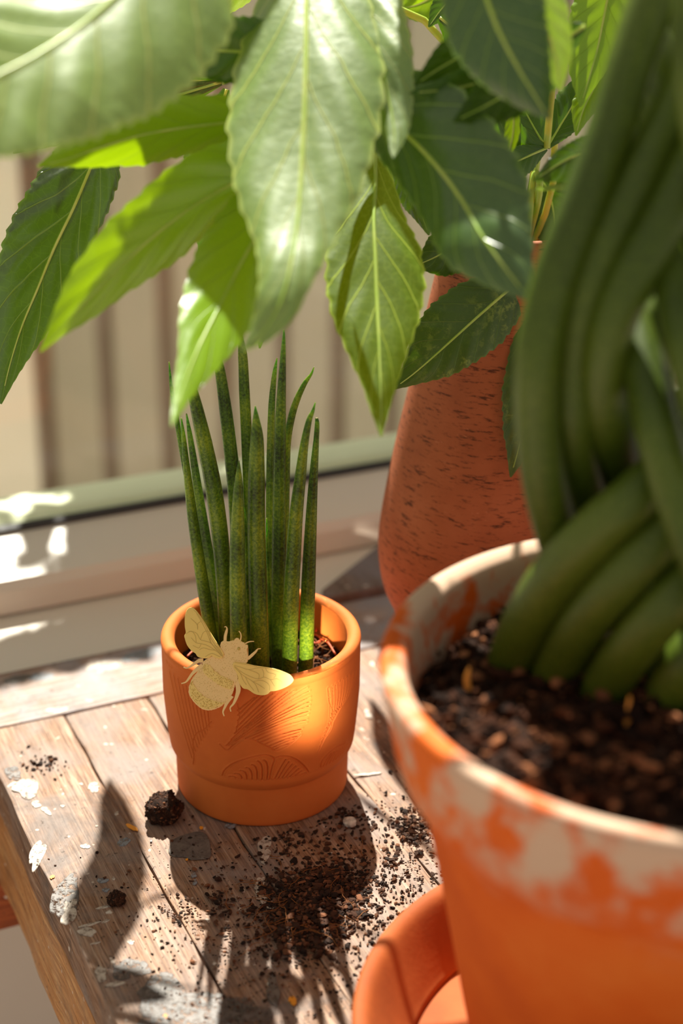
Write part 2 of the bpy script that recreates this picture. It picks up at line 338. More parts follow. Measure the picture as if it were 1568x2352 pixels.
bmesh.ops.bevel(bm, geom=bm.edges[:], offset=0.003, segments=1, affect='EDGES'); bm.to_mesh(fb); bm.free(); fb.materials.append(M_FENCE)
fb2 = fb.copy(); fb2.materials.clear(); fb2.materials.append(M_FBACK)
for k in range(44):
    s = 0.0455 + k * 0.1 - 1.2 - 0.6 + 0.0
    if k % 1 == 0:
        o = link('board', fb, None, fence, False, (s, (k * 37 % 5 - 2) * 0.002, 0.725))
        o2 = link('back_board', fb2, None, fence, False, (s + 0.05, 0.022, 0.72))
for z in (0.25, 1.1):
    box('fence_rail', -2.5, 3.5, 0.05, 0.09, z, z + 0.07, M_FBACK, fence)
pil = empty('sunlit_patch_pillar', tt(0.425, 2.25, -1.0), YAW); tag(pil, 'cream pillar added for the sunlit bright area outside at the far left', 'pillar')  # pale pillar added in place of a sunlit stretch of fence
box('shaft', -0.09, 0.10, -0.09, 0.09, 0, 1.55, M_CREAM, pil, 0.01); box('cap', -0.11, 0.12, -0.11, 0.11, 1.55, 1.6, M_CREAM, pil, 0.01)

# ------------------------------------------------------------------ the bench
bench = empty('wooden_bench', (0, 0, 0), YAW)
tag(bench, 'worn paint-splattered wooden bench carrying the terracotta pots beside the window', 'bench')
TH = 0.032
def plank(name, s0, s1, t0, t1, z0, z1, mat, long='t', wob=0.0006):
    ns, nt = (10, 60) if long == 't' else (60, 10); bm = bmesh.new(); bmesh.ops.create_cube(bm, size=1)
    me = bpy.data.meshes.new(name); sx, sy, sz = s1 - s0, t1 - t0, z1 - z0
    for v in bm.verts: v.co = Vector((sx * v.co.x, sy * v.co.y, sz * v.co.z))
    bmesh.ops.bevel(bm, geom=bm.edges[:], offset=0.0008, segments=2, affect='EDGES', profile=0.6)
    for ax, k in ((Vector((1, 0, 0)), ns), (Vector((0, 1, 0)), nt)):
        ext = sx if ax.x else sy
        for i in range(1, k):
            bmesh.ops.bisect_plane(bm, geom=bm.verts[:] + bm.edges[:] + bm.faces[:], plane_co=ax * (-ext / 2 + ext * i / k), plane_no=ax)
    for v in bm.verts:
        a = math.sin(v.co.y * 61 + s0 * 90) + math.sin(v.co.y * 149 + v.co.z * 80 + s0 * 31) * 0.6 + math.sin(v.co.x * 120 + v.co.y * 30)
        e = abs(v.co.x) / (sx / 2); f = abs(v.co.y) / (sy / 2)
        if v.co.z > 0: v.co.z -= wob * 0.35 * (a + 2.6) * (0.3 + max(e, 0) ** 8)
        v.co.x += wob * a * 0.8 * (1 if e > 0.9 else 0) * (-1 if v.co.x > 0 else 1)
    if long == 's':                                   # grain runs along the object's own y
        bmesh.ops.rotate(bm, verts=bm.verts[:], cent=(0, 0, 0), matrix=Matrix.Rotation(math.pi / 2, 3, 'Z'))
    bm.to_mesh(me); bm.free(); me.materials.append(mat)
    o = link(name, me, None, bench, False, ((s0 + s1) / 2, (t0 + t1) / 2, (z0 + z1) / 2))
    if long == 's': o.rotation_euler = (0, 0, -math.pi / 2)
    return o
G = 0.0003
SJ = [0.1595, 0.2117, 0.2646, 0.3443, 0.425, 0.515, 0.60, 0.69]
for i in range(len(SJ) - 1):
    z0 = -TH
    plank('plank', SJ[i] + (G if i else 0.0), SJ[i + 1] - G, 0.10, 0.8565, z0, (0.0, -0.0006, 0.0, -0.0004, 0, 0, 0)[i], M_WOOD if i < 4 else M_DARKW)
plank('plank', 0.100, 0.69, 0.858, 0.9195, -TH, 0.0002, M_WOODG, 's')
plank('side_beam', 0.1598, 0.20, 0.10, 0.8565, -0.095, -TH - 0.0004, M_SIDE)
plank('end_beam', 0.105, 0.69, 0.864, 0.90, -0.10, -TH - 0.0004, M_SIDE, 's')
r_ = plank('rail', 0.10, 0.69, 0.835, 0.86, -0.130, -0.0955, M_RAIL, 's')
for s, t in ((0.27, 0.79), (0.64, 0.79), (0.27, 0.18), (0.64, 0.18)):
    o = box('leg', s - 0.02, s + 0.02, t - 0.02, t + 0.02, FZ, -0.0955, M_RAIL, bench, 0.003)
# the loose dark board running back from the bench over the sill
q = [onz(738, 1371), onz(872, 1264), tt(0.66, 1.0), tt(0.66, 0.9215), tt(0.412, 0.9215)]
lb = bmesh.new(); vs = [lb.verts.new((TS.dot(p), TN.dot(p), -0.0045)) for p in q]
f = lb.faces.new(vs); ex = bmesh.ops.extrude_face_region(lb, geom=[f]); bmesh.ops.translate(lb, vec=(0, 0, 0.0105), verts=[v for v in ex['geom'] if isinstance(v, bmesh.types.BMVert)])
bmesh.ops.recalc_face_normals(lb, faces=lb.faces[:]); bmesh.ops.bevel(lb, geom=lb.edges[:], offset=0.001, segments=1, affect='EDGES')
me = bpy.data.meshes.new('loose_board'); lb.to_mesh(me); lb.free()
o = link('loose_board', me, M_DARKW, None, False); o.rotation_euler = (0, 0, YAW); tag(o, 'grey paint-stained board with a slanted end lying behind the small pot', 'board')

def blob(name, px, py, rx, ry, rot, mat, seed, rough=0.25, h=0.00035, tail=None):    # a dried paint splash: thin irregular skin on a board
    r = random.Random(seed); c = onz(px, py, 0.0); D = (c - CAM).dot(VF); k = D / FPX
    a = Vector((1, 0, 0)); b = Vector((0, 1, 0)); sy = 1 / 0.52
    m = 36; ph = [r.uniform(0, 6.28) for _ in range(6)]; amp = [r.uniform(0.3, 1) / (i + 1) for i in range(6)]
    V = []; cr, sr = math.cos(rot), math.sin(rot)
    for ring, (f, z) in enumerate(((1.0, -0.0002), (0.96, h), (0.5, h * 1.1))):
        for j in range(m):
            th = 2 * math.pi * j / m; w_ = 1 + rough * sum(amp[i] * math.sin((i + 2) * th + ph[i]) for i in range(6)) * 0.6
            x = rx * math.cos(th) * w_ * f; y = ry * math.sin(th) * w_ * f
            V.append(a * ((x * cr - y * sr) * k) + b * (-(x * sr + y * cr) * k * sy) + Vector((0, 0, z)))
    V.append(Vector((0, 0, h * 1.1))); F = grid_faces(3, m, True) + [(2 * m + j, 2 * m + (j + 1) % m, 3 * m) for j in range(m)]
    # into the bench frame
    Vl = [Matrix.Rotation(-YAW, 3, 'Z') @ v for v in V]; cl = Matrix.Rotation(-YAW, 3, 'Z') @ c
    return mesh(name, Vl, F, mat, bench, False, (cl.x, cl.y, 0.0))
SP = [(215, 1808, 15, 9, 0, M_PW), (186, 1800, 4, 3, 0, M_PW), (83, 1847, 11, 7, 0, M_PW), (144, 1851, 5, 3, 0, M_PW), (106, 1862, 12, 6, .5, M_PW), (268, 1868, 5, 4, 0, M_PW),
      (60, 1810, 38, 16, .2, M_PW), (222, 1897, 3, 2, 0, M_PW), (196, 1944, 9, 6, 0, M_PW), (607, 1938, 14, 17, 0, M_PW), (610, 1966, 10, 14, .1, M_PW),
      (596, 2028, 9, 14, .5, M_PW), (598, 2050, 10, 16, -.2, M_PW), (614, 2074, 18, 9, .5, M_PW), (636, 2084, 10, 6, .3, M_PW), (238, 2084, 18, 2.5, -.25, M_PW),
      (205, 2124, 22, 3, -.2, M_PW), (243, 2116, 9, 2.5, -.2, M_PW), (220, 2166, 10, 2.2, -.2, M_PW), (200, 2140, 24, 7, .12, M_PW), (232, 2236, 16, 11, .2, M_PW),
      (86, 1962, 15, 32, .22, M_PW), (160, 2088, 18, 28, .3, M_PW), (265, 2260, 22, 4, -.2, M_PW), (628, 2274, 15, 26, -.25, M_PG), (440, 1943, 47, 29, .12, M_PG),
      (372, 2288, 66, 34, .05, M_PD), (360, 2278, 42, 15, .05, M_PG), (338, 2284, 5, 4, 0, M_PW), (430, 2335, 130, 45, 0, M_PD), (300, 2225, 46, 18, .1, M_PD), (150, 2060, 34, 40, .4, M_PD),
      (560, 2330, 60, 30, 0, M_PD), (284, 1934, 15, 8, .1, M_PB), (236, 2022, 13, 5, .2, M_PB), (243, 2044, 8, 4, .2, M_PB), (445, 2010, 6, 5, 0, M_PB), (448, 2026, 6, 5, 0, M_PB), (347, 1931, 3, 2.5, 0, M_PB),
      (462, 1901, 4, 3.5, 0, M_PO), (429, 1974, 3, 2, 0, M_PO), (120, 2014, 5, 4, 0, M_PO), (381, 2334, 9, 4, 0, M_PO), (672, 2298, 9, 8, 0, M_PO), (303, 1900, 16, 4, .4, M_PO),
      (205, 1608, 8, 5, 0, M_PW), (130, 1631, 28, 6, -.2, M_PW), (40, 1560, 30, 10, -.2, M_PG), (320, 1505, 50, 13, -.2, M_PB), (240, 1530, 40, 14, -.2, M_PW), (95, 1555, 28, 10, 0, M_PB), (845, 1778, 24, 3, -.1, M_PW), (845, 1640, 8, 10, 0, M_PW),
      (530, 1895, 14, 6, 0, M_PB), (261, 2018, 4, 3, 0, M_PW), (30, 1775, 20, 14, .3, M_PD), (300, 2164, 9, 4, 0, M_PW)]
for k, (x, y, a, b, rot, m_) in enumerate(SP):
    blob('paint_splash', x, y, a, b, rot, m_, k, 0.5 if m_ is M_PW else 0.4, 0.00008 + 0.000012 * (k % 9))

# ------------------------------------------------------------------ small patterned pot
PC = Vector((-0.0432, 0.8017, 0.0)); PC = Vector((-0.0432, 0.8017 , 0))
_b = onz(603, 1805)
PC = Vector((-0.0432, 0.8017, 0))
def oncyl(px, py, R, c):
    d = ray(px, py); ox, oy = CAM.x - c.x, CAM.y - c.y
    A = d.x ** 2 + d.y ** 2; B = 2 * (ox * d.x + oy * d.y); C_ = ox * ox + oy * oy - R * R; disc = B * B - 4 * A * C_
    if disc < 0: return None
    t = (-B - math.sqrt(disc)) / (2 * A); p = CAM + d * t - c; return math.atan2(p.y, p.x), p.z
def bez(a, b, c, n=26):
    return [((1 - u) ** 2 * a[0] + 2 * u * (1 - u) * b[0] + u * u * c[0], (1 - u) ** 2 * a[1] + 2 * u * (1 - u) * b[1] + u * u * c[1]) for u in [i / (n - 1) for i in range(n)]]
def poly(P, n=60):
    c = catmull([Vector((x, y, 0)) for x, y in P], n); return [(p.x, p.y) for p in c]
ST = []                                                   # engraved strokes (crop units), depth
low = poly([(575, 430), (578, 500), (560, 590), (520, 660), (490, 700), (530, 690), (570, 665), (620, 645), (680, 650), (740, 672), (800, 700), (845, 722), (880, 726)], 90)
hi = poly([(700, 330), (760, 300), (830, 290), (930, 262), (1010, 250), (1085, 240), (1110, 270), (1117, 320), (1118, 365), (1112, 410), (1108, 450), (1095, 490), (1090, 528), (1050, 575), (1040, 608), (1010, 640), (975, 678)], 90)
for k in range(21):
    a = low[int(k / 20 * 84)]; c = hi[int(k / 20 * 89)]
    ST.append((bez(a, (a[0] * 0.42 + c[0] * 0.58, c[1] + (a[1] - c[1]) * (0.38 - 0.010 * k)), c, 40), 1.0))
ST.append((poly([(440, 690), (490, 735), (530, 705), (580, 668), (630, 648), (690, 652), (760, 684), (820, 714), (865, 738), (930, 716), (985, 680), (1050, 612)], 80), 0.7))
ST.append((poly([(575, 380), (590, 470), (575, 540), (560, 600)], 30), 0.5))
ST.append((poly([(448, 975), (452, 920), (480, 880), (540, 838), (620, 808), (700, 785), (790, 772), (850, 800), (836, 860), (822, 930), (812, 1004)], 80), 0.8))
ST.append((poly([(850, 800), (900, 782), (980, 790), (1050, 830), (1100, 880), (1136, 936)], 60), 0.8))
for k in range(7):
    ST.append((bez((505 + 44 * k, 945 - 24 * k if k < 5 else 820 - 8 * (k - 5)), (570 + 42 * k, 930 - 18 * k), (560 + 38 * k, 1004 + (k > 1) * 8), 26), 1.0))
for k in range(8):
    ST.append((bez((838 + 25 * k, 1012 - 3 * k), (880 + 26 * k, 900 + 6 * k), (938 + 26 * k, 806 + 18 * k), 26), 1.0))
for k in range(9):
    ST.append((bez((1190 + 11 * k, 740 - 36 * k), (1300 + 16 * k, 520 - 20 * k), (1258 + 26 * k, 262 - 16 * k), 36), 0.7))
ST.append((poly([(1188, 748), (1232, 650), (1280, 560), (1290, 440), (1262, 360), (1252, 260)], 50), 0.7))
ST.append((poly([(1212, 918), (1218, 830), (1260, 770), (1330, 712), (1400, 680)], 50), 0.8))
for k in range(7):
    ST.append((bez((1222 + 26 * k, 905 - 18 * k), (1240 + 26 * k, 820 - 16 * k), (1290 + 22 * k, 760 - 10 * k), 22), 0.9))
for k in range(10):
    ST.append((bez((66 + 31 * k, 140 + 25 * k), (122 + 27 * k, 420 + 16 * k), (215 + 17 * k, 800 - 27 * k), 40), 0.7))
ST.append((poly([(380, 515), (330, 570), (262, 610), (232, 680), (232, 780), (215, 870)], 50), 0.7))
for k in range(12):
    ST.append(([(40 + 14 * k, 62 + 9 * k), (46 + 14 * k, 76 + 9 * k)], 1.0)); ST.append(([(60 + 14 * k, 90 + 9 * k), (64 + 14 * k, 102 + 9 * k)], 0.8))
NT, NZ = 1300, 190; Z0, Z1 = 0.0325, 0.0905
disp = np.zeros((NZ, NT), dtype=np.float32)
dth = 2 * math.pi / NT; dz = (Z1 - Z0) / (NZ - 1); RP = 0.0545
for P, dep in ST:
    Q = [oncyl(370 + x / 3.2667, 1500 + y / 3.2667, RP, PC) for x, y in P]; Q = [q for q in Q if q]
    S = []
    for a, b in zip(Q[:-1], Q[1:]):
        L = math.hypot((a[0] - b[0]) * RP, a[1] - b[1]); m = max(1, int(L / 0.00022))
        for i in range(m): S.append((a[0] + (b[0] - a[0]) * i / m, a[1] + (b[1] - a[1]) * i / m))
    for th, z in S:
        if z < Z0 + 0.001 or z > Z1 - 0.002: continue
        for sh in (0, math.pi):
            jt = int(round((th + sh) / dth)); iz = int(round((z - Z0) / dz))
            i0, i1 = max(0, iz - 5), min(NZ, iz + 6); jj = np.arange(jt - 5, jt + 6)
            zz = (Z0 + np.arange(i0, i1) * dz - z)[:, None]; tt_ = (jj * dth - (th + sh))[None, :] * RP
            d2 = zz ** 2 + tt_ ** 2; g_ = -np.exp(-d2 / (2 * 0.00028 ** 2)) * 0.0007 * dep
            g_ = g_ + 0.0003 * dep * np.exp(-((np.sqrt(d2) - 0.0008) ** 2) / (2 * 0.0003 ** 2)) * (zz > 0)
            cols = jj % NT; blk = disp[i0:i1][:, cols]; disp[i0:i1, cols] = np.where(np.abs(g_) > np.abs(blk), g_, blk)
pot = empty('patterned_plant_pot', PC); tag(pot, 'small terracotta pot with engraved ginkgo leaves holding upright spear leaves', 'plant pot')
def wallr(z): return 0.0520 + (0.0545 - 0.0520) * min(1, (z - Z0) / 0.03) ** 0.8
ang = np.arange(NT) * dth; rows = []
Zs = Z0 + np.arange(NZ) * dz; R_ = np.array([wallr(z) for z in Zs])[:, None] + disp
V = np.stack([R_ * np.cos(ang)[None], R_ * np.sin(ang)[None], np.repeat(Zs[:, None], NT, 1)], -1).reshape(-1, 3)
idx = np.arange(NZ * NT).reshape(NZ, NT); nx = np.roll(idx, -1, 1)
Fq = np.stack([idx[:-1], nx[:-1], nx[1:], idx[1:]], -1).reshape(-1, 4)
me = bpy.data.meshes.new('engraved_wall'); me.vertices.add(len(V)); me.vertices.foreach_set('co', V.astype(np.float32).ravel())
me.loops.add(len(Fq) * 4); me.loops.foreach_set('vertex_index', Fq.astype(np.int32).ravel()); me.polygons.add(len(Fq))
me.polygons.foreach_set('loop_start', np.arange(len(Fq), dtype=np.int32) * 4); me.update(calc_edges=True); me.validate()
link('engraved_wall', me, M_CLAY, pot)
Vb, Fb = revolve_geo(smooth_prof([(0.0, 0.0012), (0.040, 0.0008), (0.0462, 0.0), (0.0480, 0.0012), (0.0484, 0.006), (0.0486, 0.018), (0.0487, 0.0235), (0.0489, 0.0246), (0.0500, 0.0262), (0.0516, 0.0295), (0.0520, 0.0326)], 3), 160)
mesh('foot_band', Vb, Fb, M_CLAY, pot)
Vb, Fb = revolve_geo(smooth_prof([(0.0545, 0.0904), (0.0548, 0.0925), (0.0540, 0.0948), (0.0520, 0.0960), (0.0495, 0.0957), (0.0477, 0.0940), (0.0471, 0.0915), (0.0470, 0.082), (0.0468, 0.072)], 4), 160)
mesh('rim', Vb, Fb, M_CLAY, pot)

def soil_disc(name, R, z, amp, parent, mat, n=46, seg=90, seed=1, dome=0.0):
    r = np.random.default_rng(seed); ph = r.uniform(0, 6.28, (14, 2)); fr = r.uniform(40, 420, (14, 2)) * (0.11 / R) ** 0.6; V = []
    for i in range(n):
        rr = R * i / (n - 1)
        for j in range(seg):
            a = 2 * math.pi * j / seg; x, y = rr * math.cos(a), rr * math.sin(a)
            h = sum(math.sin(fr[k, 0] * x + ph[k, 0]) * math.sin(fr[k, 1] * y + ph[k, 1]) for k in range(14)) / 14
            V.append((x, y, z + amp * h * 2.5 + dome * (1 - (rr / R) ** 2)))
    return mesh(name, V, grid_faces(n, seg, True), mat, parent)
soil_disc('potting_soil', 0.0468, 0.072, 0.002, pot, M_SOIL, 20, 60, 3)

def crumbs(name, pts, sizes, mat, parent=None, seed=0, flat=0.7):
    r = np.random.default_rng(seed); phi = (1 + 5 ** .5) / 2
    ico = np.array([(-1, phi, 0), (1, phi, 0), (-1, -phi, 0), (1, -phi, 0), (0, -1, phi), (0, 1, phi), (0, -1, -phi), (0, 1, -phi), (phi, 0, -1), (phi, 0, 1), (-phi, 0, -1), (-phi, 0, 1)]) / 1.9
    fc = np.array([(0, 11, 5), (0, 5, 1), (0, 1, 7), (0, 7, 10), (0, 10, 11), (1, 5, 9), (5, 11, 4), (11, 10, 2), (10, 7, 6), (7, 1, 8), (3, 9, 4), (3, 4, 2), (3, 2, 6), (3, 6, 8), (3, 8, 9), (4, 9, 5), (2, 4, 11), (6, 2, 10), (8, 6, 7), (9, 8, 1)])
    n_ = len(pts); P = np.asarray(pts, float); S = np.asarray(sizes)[:, None, None]
    Vv = ico[None] * (0.6 + 0.8 * r.random((n_, 12, 1))) * S * (0.35 + 1.1 * r.random((n_, 1, 3)))
    Vv[:, :, 2] *= flat; a = r.uniform(0, 6.28, n_); c, s = np.cos(a)[:, None], np.sin(a)[:, None]
    X = Vv[..., 0] * c - Vv[..., 1] * s; Y = Vv[..., 0] * s + Vv[..., 1] * c; Vv[..., 0], Vv[..., 1] = X, Y
    Vv += P[:, None]; F = (fc[None] + (np.arange(n_) * 12)[:, None, None]).reshape(-1, 3)
    o = mesh(name, Vv.reshape(-1, 3).tolist(), F.tolist(), mat, parent, False); o['kind'] = 'stuff'; return o
def wisps(name, segs, rad, mat, parent=None):
    V, F = [], []
    for C in segs:
        v, f = tube_geo(C, rad, 4); b = len(V); V += v; F += [tuple(b + i for i in q) for q in f]
    o = mesh(name, V, F, mat, parent); o['kind'] = 'stuff'; return o
def wiggle(p, L, up=0.2, r=rng):
    C = [Vector(p)]; a = r.uniform(0, 6.28); e = r.uniform(-0.1, up)
    for i in range(5):
        a += r.uniform(-0.6, 0.6); C.append(C[-1] + Vector((math.cos(a), math.sin(a), e + r.uniform(-0.2, 0.2))) * (L / 5))
    return catmull(C, 9)
P_, S_ = [], []
for k in range(420):
    a = rng.uniform(0, 6.28); q = 0.0455 * math.sqrt(rng.random()); P_.append((q * math.cos(a), q * math.sin(a), 0.0735 + rng.uniform(-.001, .0015))); S_.append(rng.uniform(0.0006, 0.0019))
crumbs('soil_crumbs', P_, S_, M_CHIP, pot, 2)
sg = []
for k in range(90):
    a = rng.uniform(0, 6.28); q = 0.043 * math.sqrt(rng.random()); sg.append([Vector(p) for p in wiggle((q * math.cos(a), q * math.sin(a), 0.0755), rng.uniform(0.006, 0.014), 0.5)])
sg = [C for C in sg if all(math.hypot(p.x, p.y) < 0.046 for p in C)]
wisps('fibre', sg, 0.00022, M_FIB, pot)
rt = []
for C in ([(724, 1452), (729, 1432), (733, 1418)], [(712, 1462), (722, 1458), (737, 1466)], [(735, 1466), (752, 1475), (770, 1503)], [(714, 1470), (724, 1478), (735, 1472)], [(430, 1508), (438, 1500), (443, 1496)]):
    rt.append(catmull([onz(x, y, 0.0775) - PC for x, y in C], 10))
wisps('root', rt, 0.0007, M_ROOT, pot)

# ------------------------------------------------------------------ spear plant: every spear leaf a mesh of its own
plant = empty('cylindrical_snake_plant', PC + Vector((0, 0, 0.072))); tag(plant, 'tall snake plant of upright dark green spear leaves in the small patterned pot', 'plant')
def spear(P, W_, y, mat=M_SPEAR, lean=0.0, seg=18, parent=plant, y1=None, blunt=0.0, groove=0.0, name='spear_leaf', base=None):
    m = len(P); y1 = y if y1 is None else y1
    C = [onh(px, py, y1 + (y - y1) * (i / (m - 1))) for i, (px, py) in enumerate(P)]     # tip first -> base last
    C = C[::-1]; W2 = W_[::-1]
    dn = (C[0] - C[1]).normalized(); C = [C[0] + dn * 0.012] + C; W2 = [W2[0]] + W2
    n_ = 60; CC = catmull(C, n_); u = np.linspace(0, 1, n_); k = np.interp(u, np.linspace(0, 1, len(W2)), W2)
    rad = [max(0.0002, k[i] * 0.5 * (CC[i] - CC[0] + CC[0] - CAM).dot(VF) / FPX) for i in range(n_)]
    V, F = tube_geo(localise(CC, parent), rad, seg, True, 1.0, groove)
    uv = [(i // seg / (n_ - 1), (i % seg) / seg) for i in range(len(V))]
    return mesh(name, V, F, mat, parent, uv=uv)
Y0 = PC.y
SPEARS = [
 ([(388, 831), (394, 895), (405, 960), (422, 1060), (448, 1200), (470, 1350), (484, 1470)], [2, 9, 12, 13, 13, 13, 13], 0.010, 0.0),
 ([(416, 960), (421, 1000), (427, 1060), (441, 1180), (459, 1300), (475, 1400), (488, 1482)], [3, 10, 15, 24, 28, 30, 29], -0.010, 0.0),
 ([(428, 950), (436, 1000), (448, 1080), (466, 1200), (486, 1320), (502, 1420), (512, 1480)], [3, 12, 18, 24, 27, 27, 24], 0.006, 0.3),
 ([(425, 800), (436, 870), (452, 940), (470, 1020), (490, 1120), (505, 1230), (514, 1340), (522, 1490)], [3, 20, 30, 36, 39, 39, 36, 34], -0.006, 0.0),
 ([(490, 770), (505, 850), (519, 950), (532, 1060), (541, 1160), (548, 1300), (552, 1460)], [3, 24, 30, 32, 33, 32, 30], 0.020, 0.35),
 ([(548, 740), (557, 815), (561, 900), (566, 1000), (571, 1120), (577, 1300), (580, 1460)], [3, 22, 25, 26, 26, 26, 26], 0.022, 0.3),
 ([(586, 932), (588, 965), (590, 1010), (589, 1100), (589, 1230), (593, 1380), (598, 1532)], [2, 17, 31, 39, 41, 43, 43], -0.024, 0.0),
 ([(549, 1058), (548, 1090), (547, 1140), (545, 1240), (545, 1340), (547, 1430), (548, 1505)], [2, 14, 25, 35, 37, 39, 39], -0.030, 0.0),
 ([(636, 822), (630, 860), (624, 930), (621, 1040), (619, 1180), (618, 1320), (621, 1470)], [2, 11, 16, 18, 18, 18, 18], 0.014, 0.3),
 ([(652, 757), (651, 790), (648, 860), (644, 960), (642, 1080), (641, 1220), (640, 1360), (640, 1520)], [3, 9, 17, 25, 29, 32, 34, 34], -0.002, 0.0),
 ([(721, 843), (714, 860), (700, 880), (683, 915), (670, 955), (660, 1010), (657, 1080), (655, 1250), (655, 1450)], [2, 6, 11, 15, 17, 18, 18, 18, 18], 0.022, 0.0),
 ([(724, 924), (718, 945), (709, 968), (698, 1025), (689, 1100), (680, 1180), (674, 1270), (668, 1390), (664, 1545)], [2, 8, 14, 20, 27, 32, 35, 37, 36], -0.022, 0.0),
 ([(727, 960), (728, 975), (726, 1010), (720, 1090), (714, 1200), (708, 1340), (702, 1525)], [7, 11, 13, 20, 27, 33, 35], -0.010, 0.0),
 ([(612, 1190), (614, 1260), (618, 1340), (622, 1420), (626, 1480)], [2, 8, 10, 11, 11], 0.004, 0.0),
 ([(556, 1150), (562, 1200), (566, 1300), (569, 1400), (571, 1480)], [2, 12, 16, 18, 18], -0.012, 0.0)]
for P, W_, dy, gr in SPEARS:
    spear(P, W_, Y0 + dy, groove=gr)

# ------------------------------------------------------------------ brass bee ornament
BC = Vector(oncyl and (0, 0, 0)); bc0 = onh(545, 1525, 1.0)
bd = 0.868; ctr = at(548, 1525, bd)
bn = (-ray(548, 1525)).normalized(); bn = (bn + Vector((-0.20, 0.0, 0.05))).normalized()       # turned a little to the left with the pot's curve
bee = empty('brass_bee_ornament', ctr); tag(bee, 'flat gold metal bee ornament hooked on the rim of the small pot', 'ornament')
def bp(cx, cy, off=0.0):
    d = ray(400 + cx / 5.2267, 1370 + cy / 5.2267); t_ = (ctr - CAM).dot(bn) / d.dot(bn); return CAM + d * t_ + bn * off - ctr
def plate(name, pts, mat, z0, z1, fine=0, jag=0.0, seed=0):
    P = catmull([Vector((x, y, 0)) for x, y in pts + [pts[0]]], fine or len(pts) * 4)[:-1]
    r = random.Random(seed)
    if jag: P = [p + Vector((r.uniform(-jag, jag), r.uniform(-jag, jag), 0)) for p in P]
    bm = bmesh.new(); a = [bm.verts.new(bp(p.x, p.y, z0)) for p in P]; b = [bm.verts.new(bp(p.x, p.y, z1 - 0.0001)) for p in P]
    cx = sum(p.x for p in P) / len(P); cy = sum(p.y for p in P) / len(P)
    c = [bm.verts.new(bp(p.x + (cx - p.x) * 0.012, p.y + (cy - p.y) * 0.012, z1)) for p in P]
    m = len(P)
    for i in range(m):
        j = (i + 1) % m; bm.faces.new((a[i], a[j], b[j], b[i])); bm.faces.new((b[i], b[j], c[j], c[i]))
    bm.faces.new(c); bm.faces.new(a[::-1]); bmesh.ops.triangulate(bm, faces=[f for f in bm.faces if len(f.verts) > 4])
    bmesh.ops.recalc_face_normals(bm, faces=bm.faces[:]); me = bpy.data.meshes.new(name); bm.to_mesh(me); bm.free()
    return link(name, me, mat, bee, False)
def stroke(name, P, Wd, mat, z0=0.0, z1=0.0007, n_=22):
    C = catmull([Vector((x, y, 0)) for x, y in P], n_); ww = np.interp(np.linspace(0, 1, n_), np.linspace(0, 1, len(Wd)), Wd)
    L, R2 = [], []
    for i in range(n_):
        t_ = (C[min(i + 1, n_ - 1)] - C[max(i - 1, 0)]).normalized(); s_ = Vector((-t_.y, t_.x, 0)) * ww[i] / 2; L.append(C[i] + s_); R2.append(C[i] - s_)
    V = [];
    for i in range(n_): V += [bp(L[i].x, L[i].y, z0), bp(L[i].x, L[i].y, z1), bp(R2[i].x, R2[i].y, z1), bp(R2[i].x, R2[i].y, z0)]
    F = grid_faces(n_, 4, True) + [(3, 2, 1, 0), (4 * n_ - 4, 4 * n_ - 3, 4 * n_ - 2, 4 * n_ - 1)]
    return V, F
def strokes(name, items, mat, z0, z1, kind=None):
    V, F = [], []
    for P, Wd in items:
        v, f = stroke('', P, Wd, mat, z0, z1); b = len(V); V += v; F += [tuple(b + i for i in q) for q in f]
    o = mesh(name, V, F, mat, bee, False)
    if kind: o['kind'] = kind
    return o
body = [(555, 585), (570, 548), (600, 532), (640, 540), (690, 530), (722, 526), (735, 503), (765, 498), (783, 515), (800, 535), (838, 553), (858, 574), (882, 582), (886, 612), (874, 640), (884, 690), (892, 740), (868, 800), (790, 840), (760, 910), (765, 990), (738, 1045), (720, 1110), (695, 1175), (655, 1235), (608, 1285), (556, 1325), (500, 1350), (440, 1366), (380, 1366), (320, 1340), (262, 1292), (212, 1232), (185, 1180), (176, 1125), (186, 1060), (215, 1000), (245, 950), (290, 895), (340, 852), (345, 800), (380, 760), (450, 720), (520, 700), (560, 650)]
plate('body', body, M_BB, 0.0, 0.0009, 190, 3.0, 3)
w1 = [(180, 140), (215, 132), (250, 150), (290, 195), (340, 265), (400, 360), (450, 450), (500, 530), (545, 600), (590, 670), (600, 700), (580, 738), (550, 745), (500, 738), (455, 715), (430, 735), (385, 745), (330, 740), (285, 720), (260, 685), (215, 655), (170, 600), (150, 560), (135, 510), (128, 475), (145, 435), (135, 370), (132, 300), (138, 230), (155, 170)]
w2 = [(735, 785), (800, 795), (870, 805), (960, 825), (1050, 840), (1150, 855), (1250, 875), (1330, 905), (1400, 940), (1437, 990), (1425, 1030), (1380, 1070), (1300, 1110), (1220, 1135), (1160, 1142), (1130, 1170), (1080, 1186), (1020, 1184), (960, 1165), (910, 1130), (880, 1115), (835, 1105), (800, 1065), (775, 1010), (770, 960), (745, 900), (715, 850), (712, 810)]
plate('wing', w1, M_BW, 0.0003, 0.0014); plate('wing', w2, M_BW, 0.0003, 0.0014)
b1 = [(345, 850), (375, 810), (430, 830), (480, 880), (540, 930), (620, 978), (680, 1000), (718, 1020), (712, 1060), (688, 1108), (640, 1105), (580, 1080), (520, 1050), (470, 1010), (410, 965), (355, 905)]
b2 = [(225, 1010), (240, 1060), (280, 1120), (340, 1180), (400, 1222), (470, 1250), (540, 1268), (598, 1278), (560, 1310), (500, 1336), (440, 1350), (380, 1350), (320, 1322), (265, 1275), (215, 1215), (192, 1160), (190, 1100), (200, 1050)]
plate('body_band', b1, M_BN, 0.0006, 0.00115, 90, 6, 5); plate('body_band', b2, M_BN, 0.0006, 0.00115, 100, 6, 6)
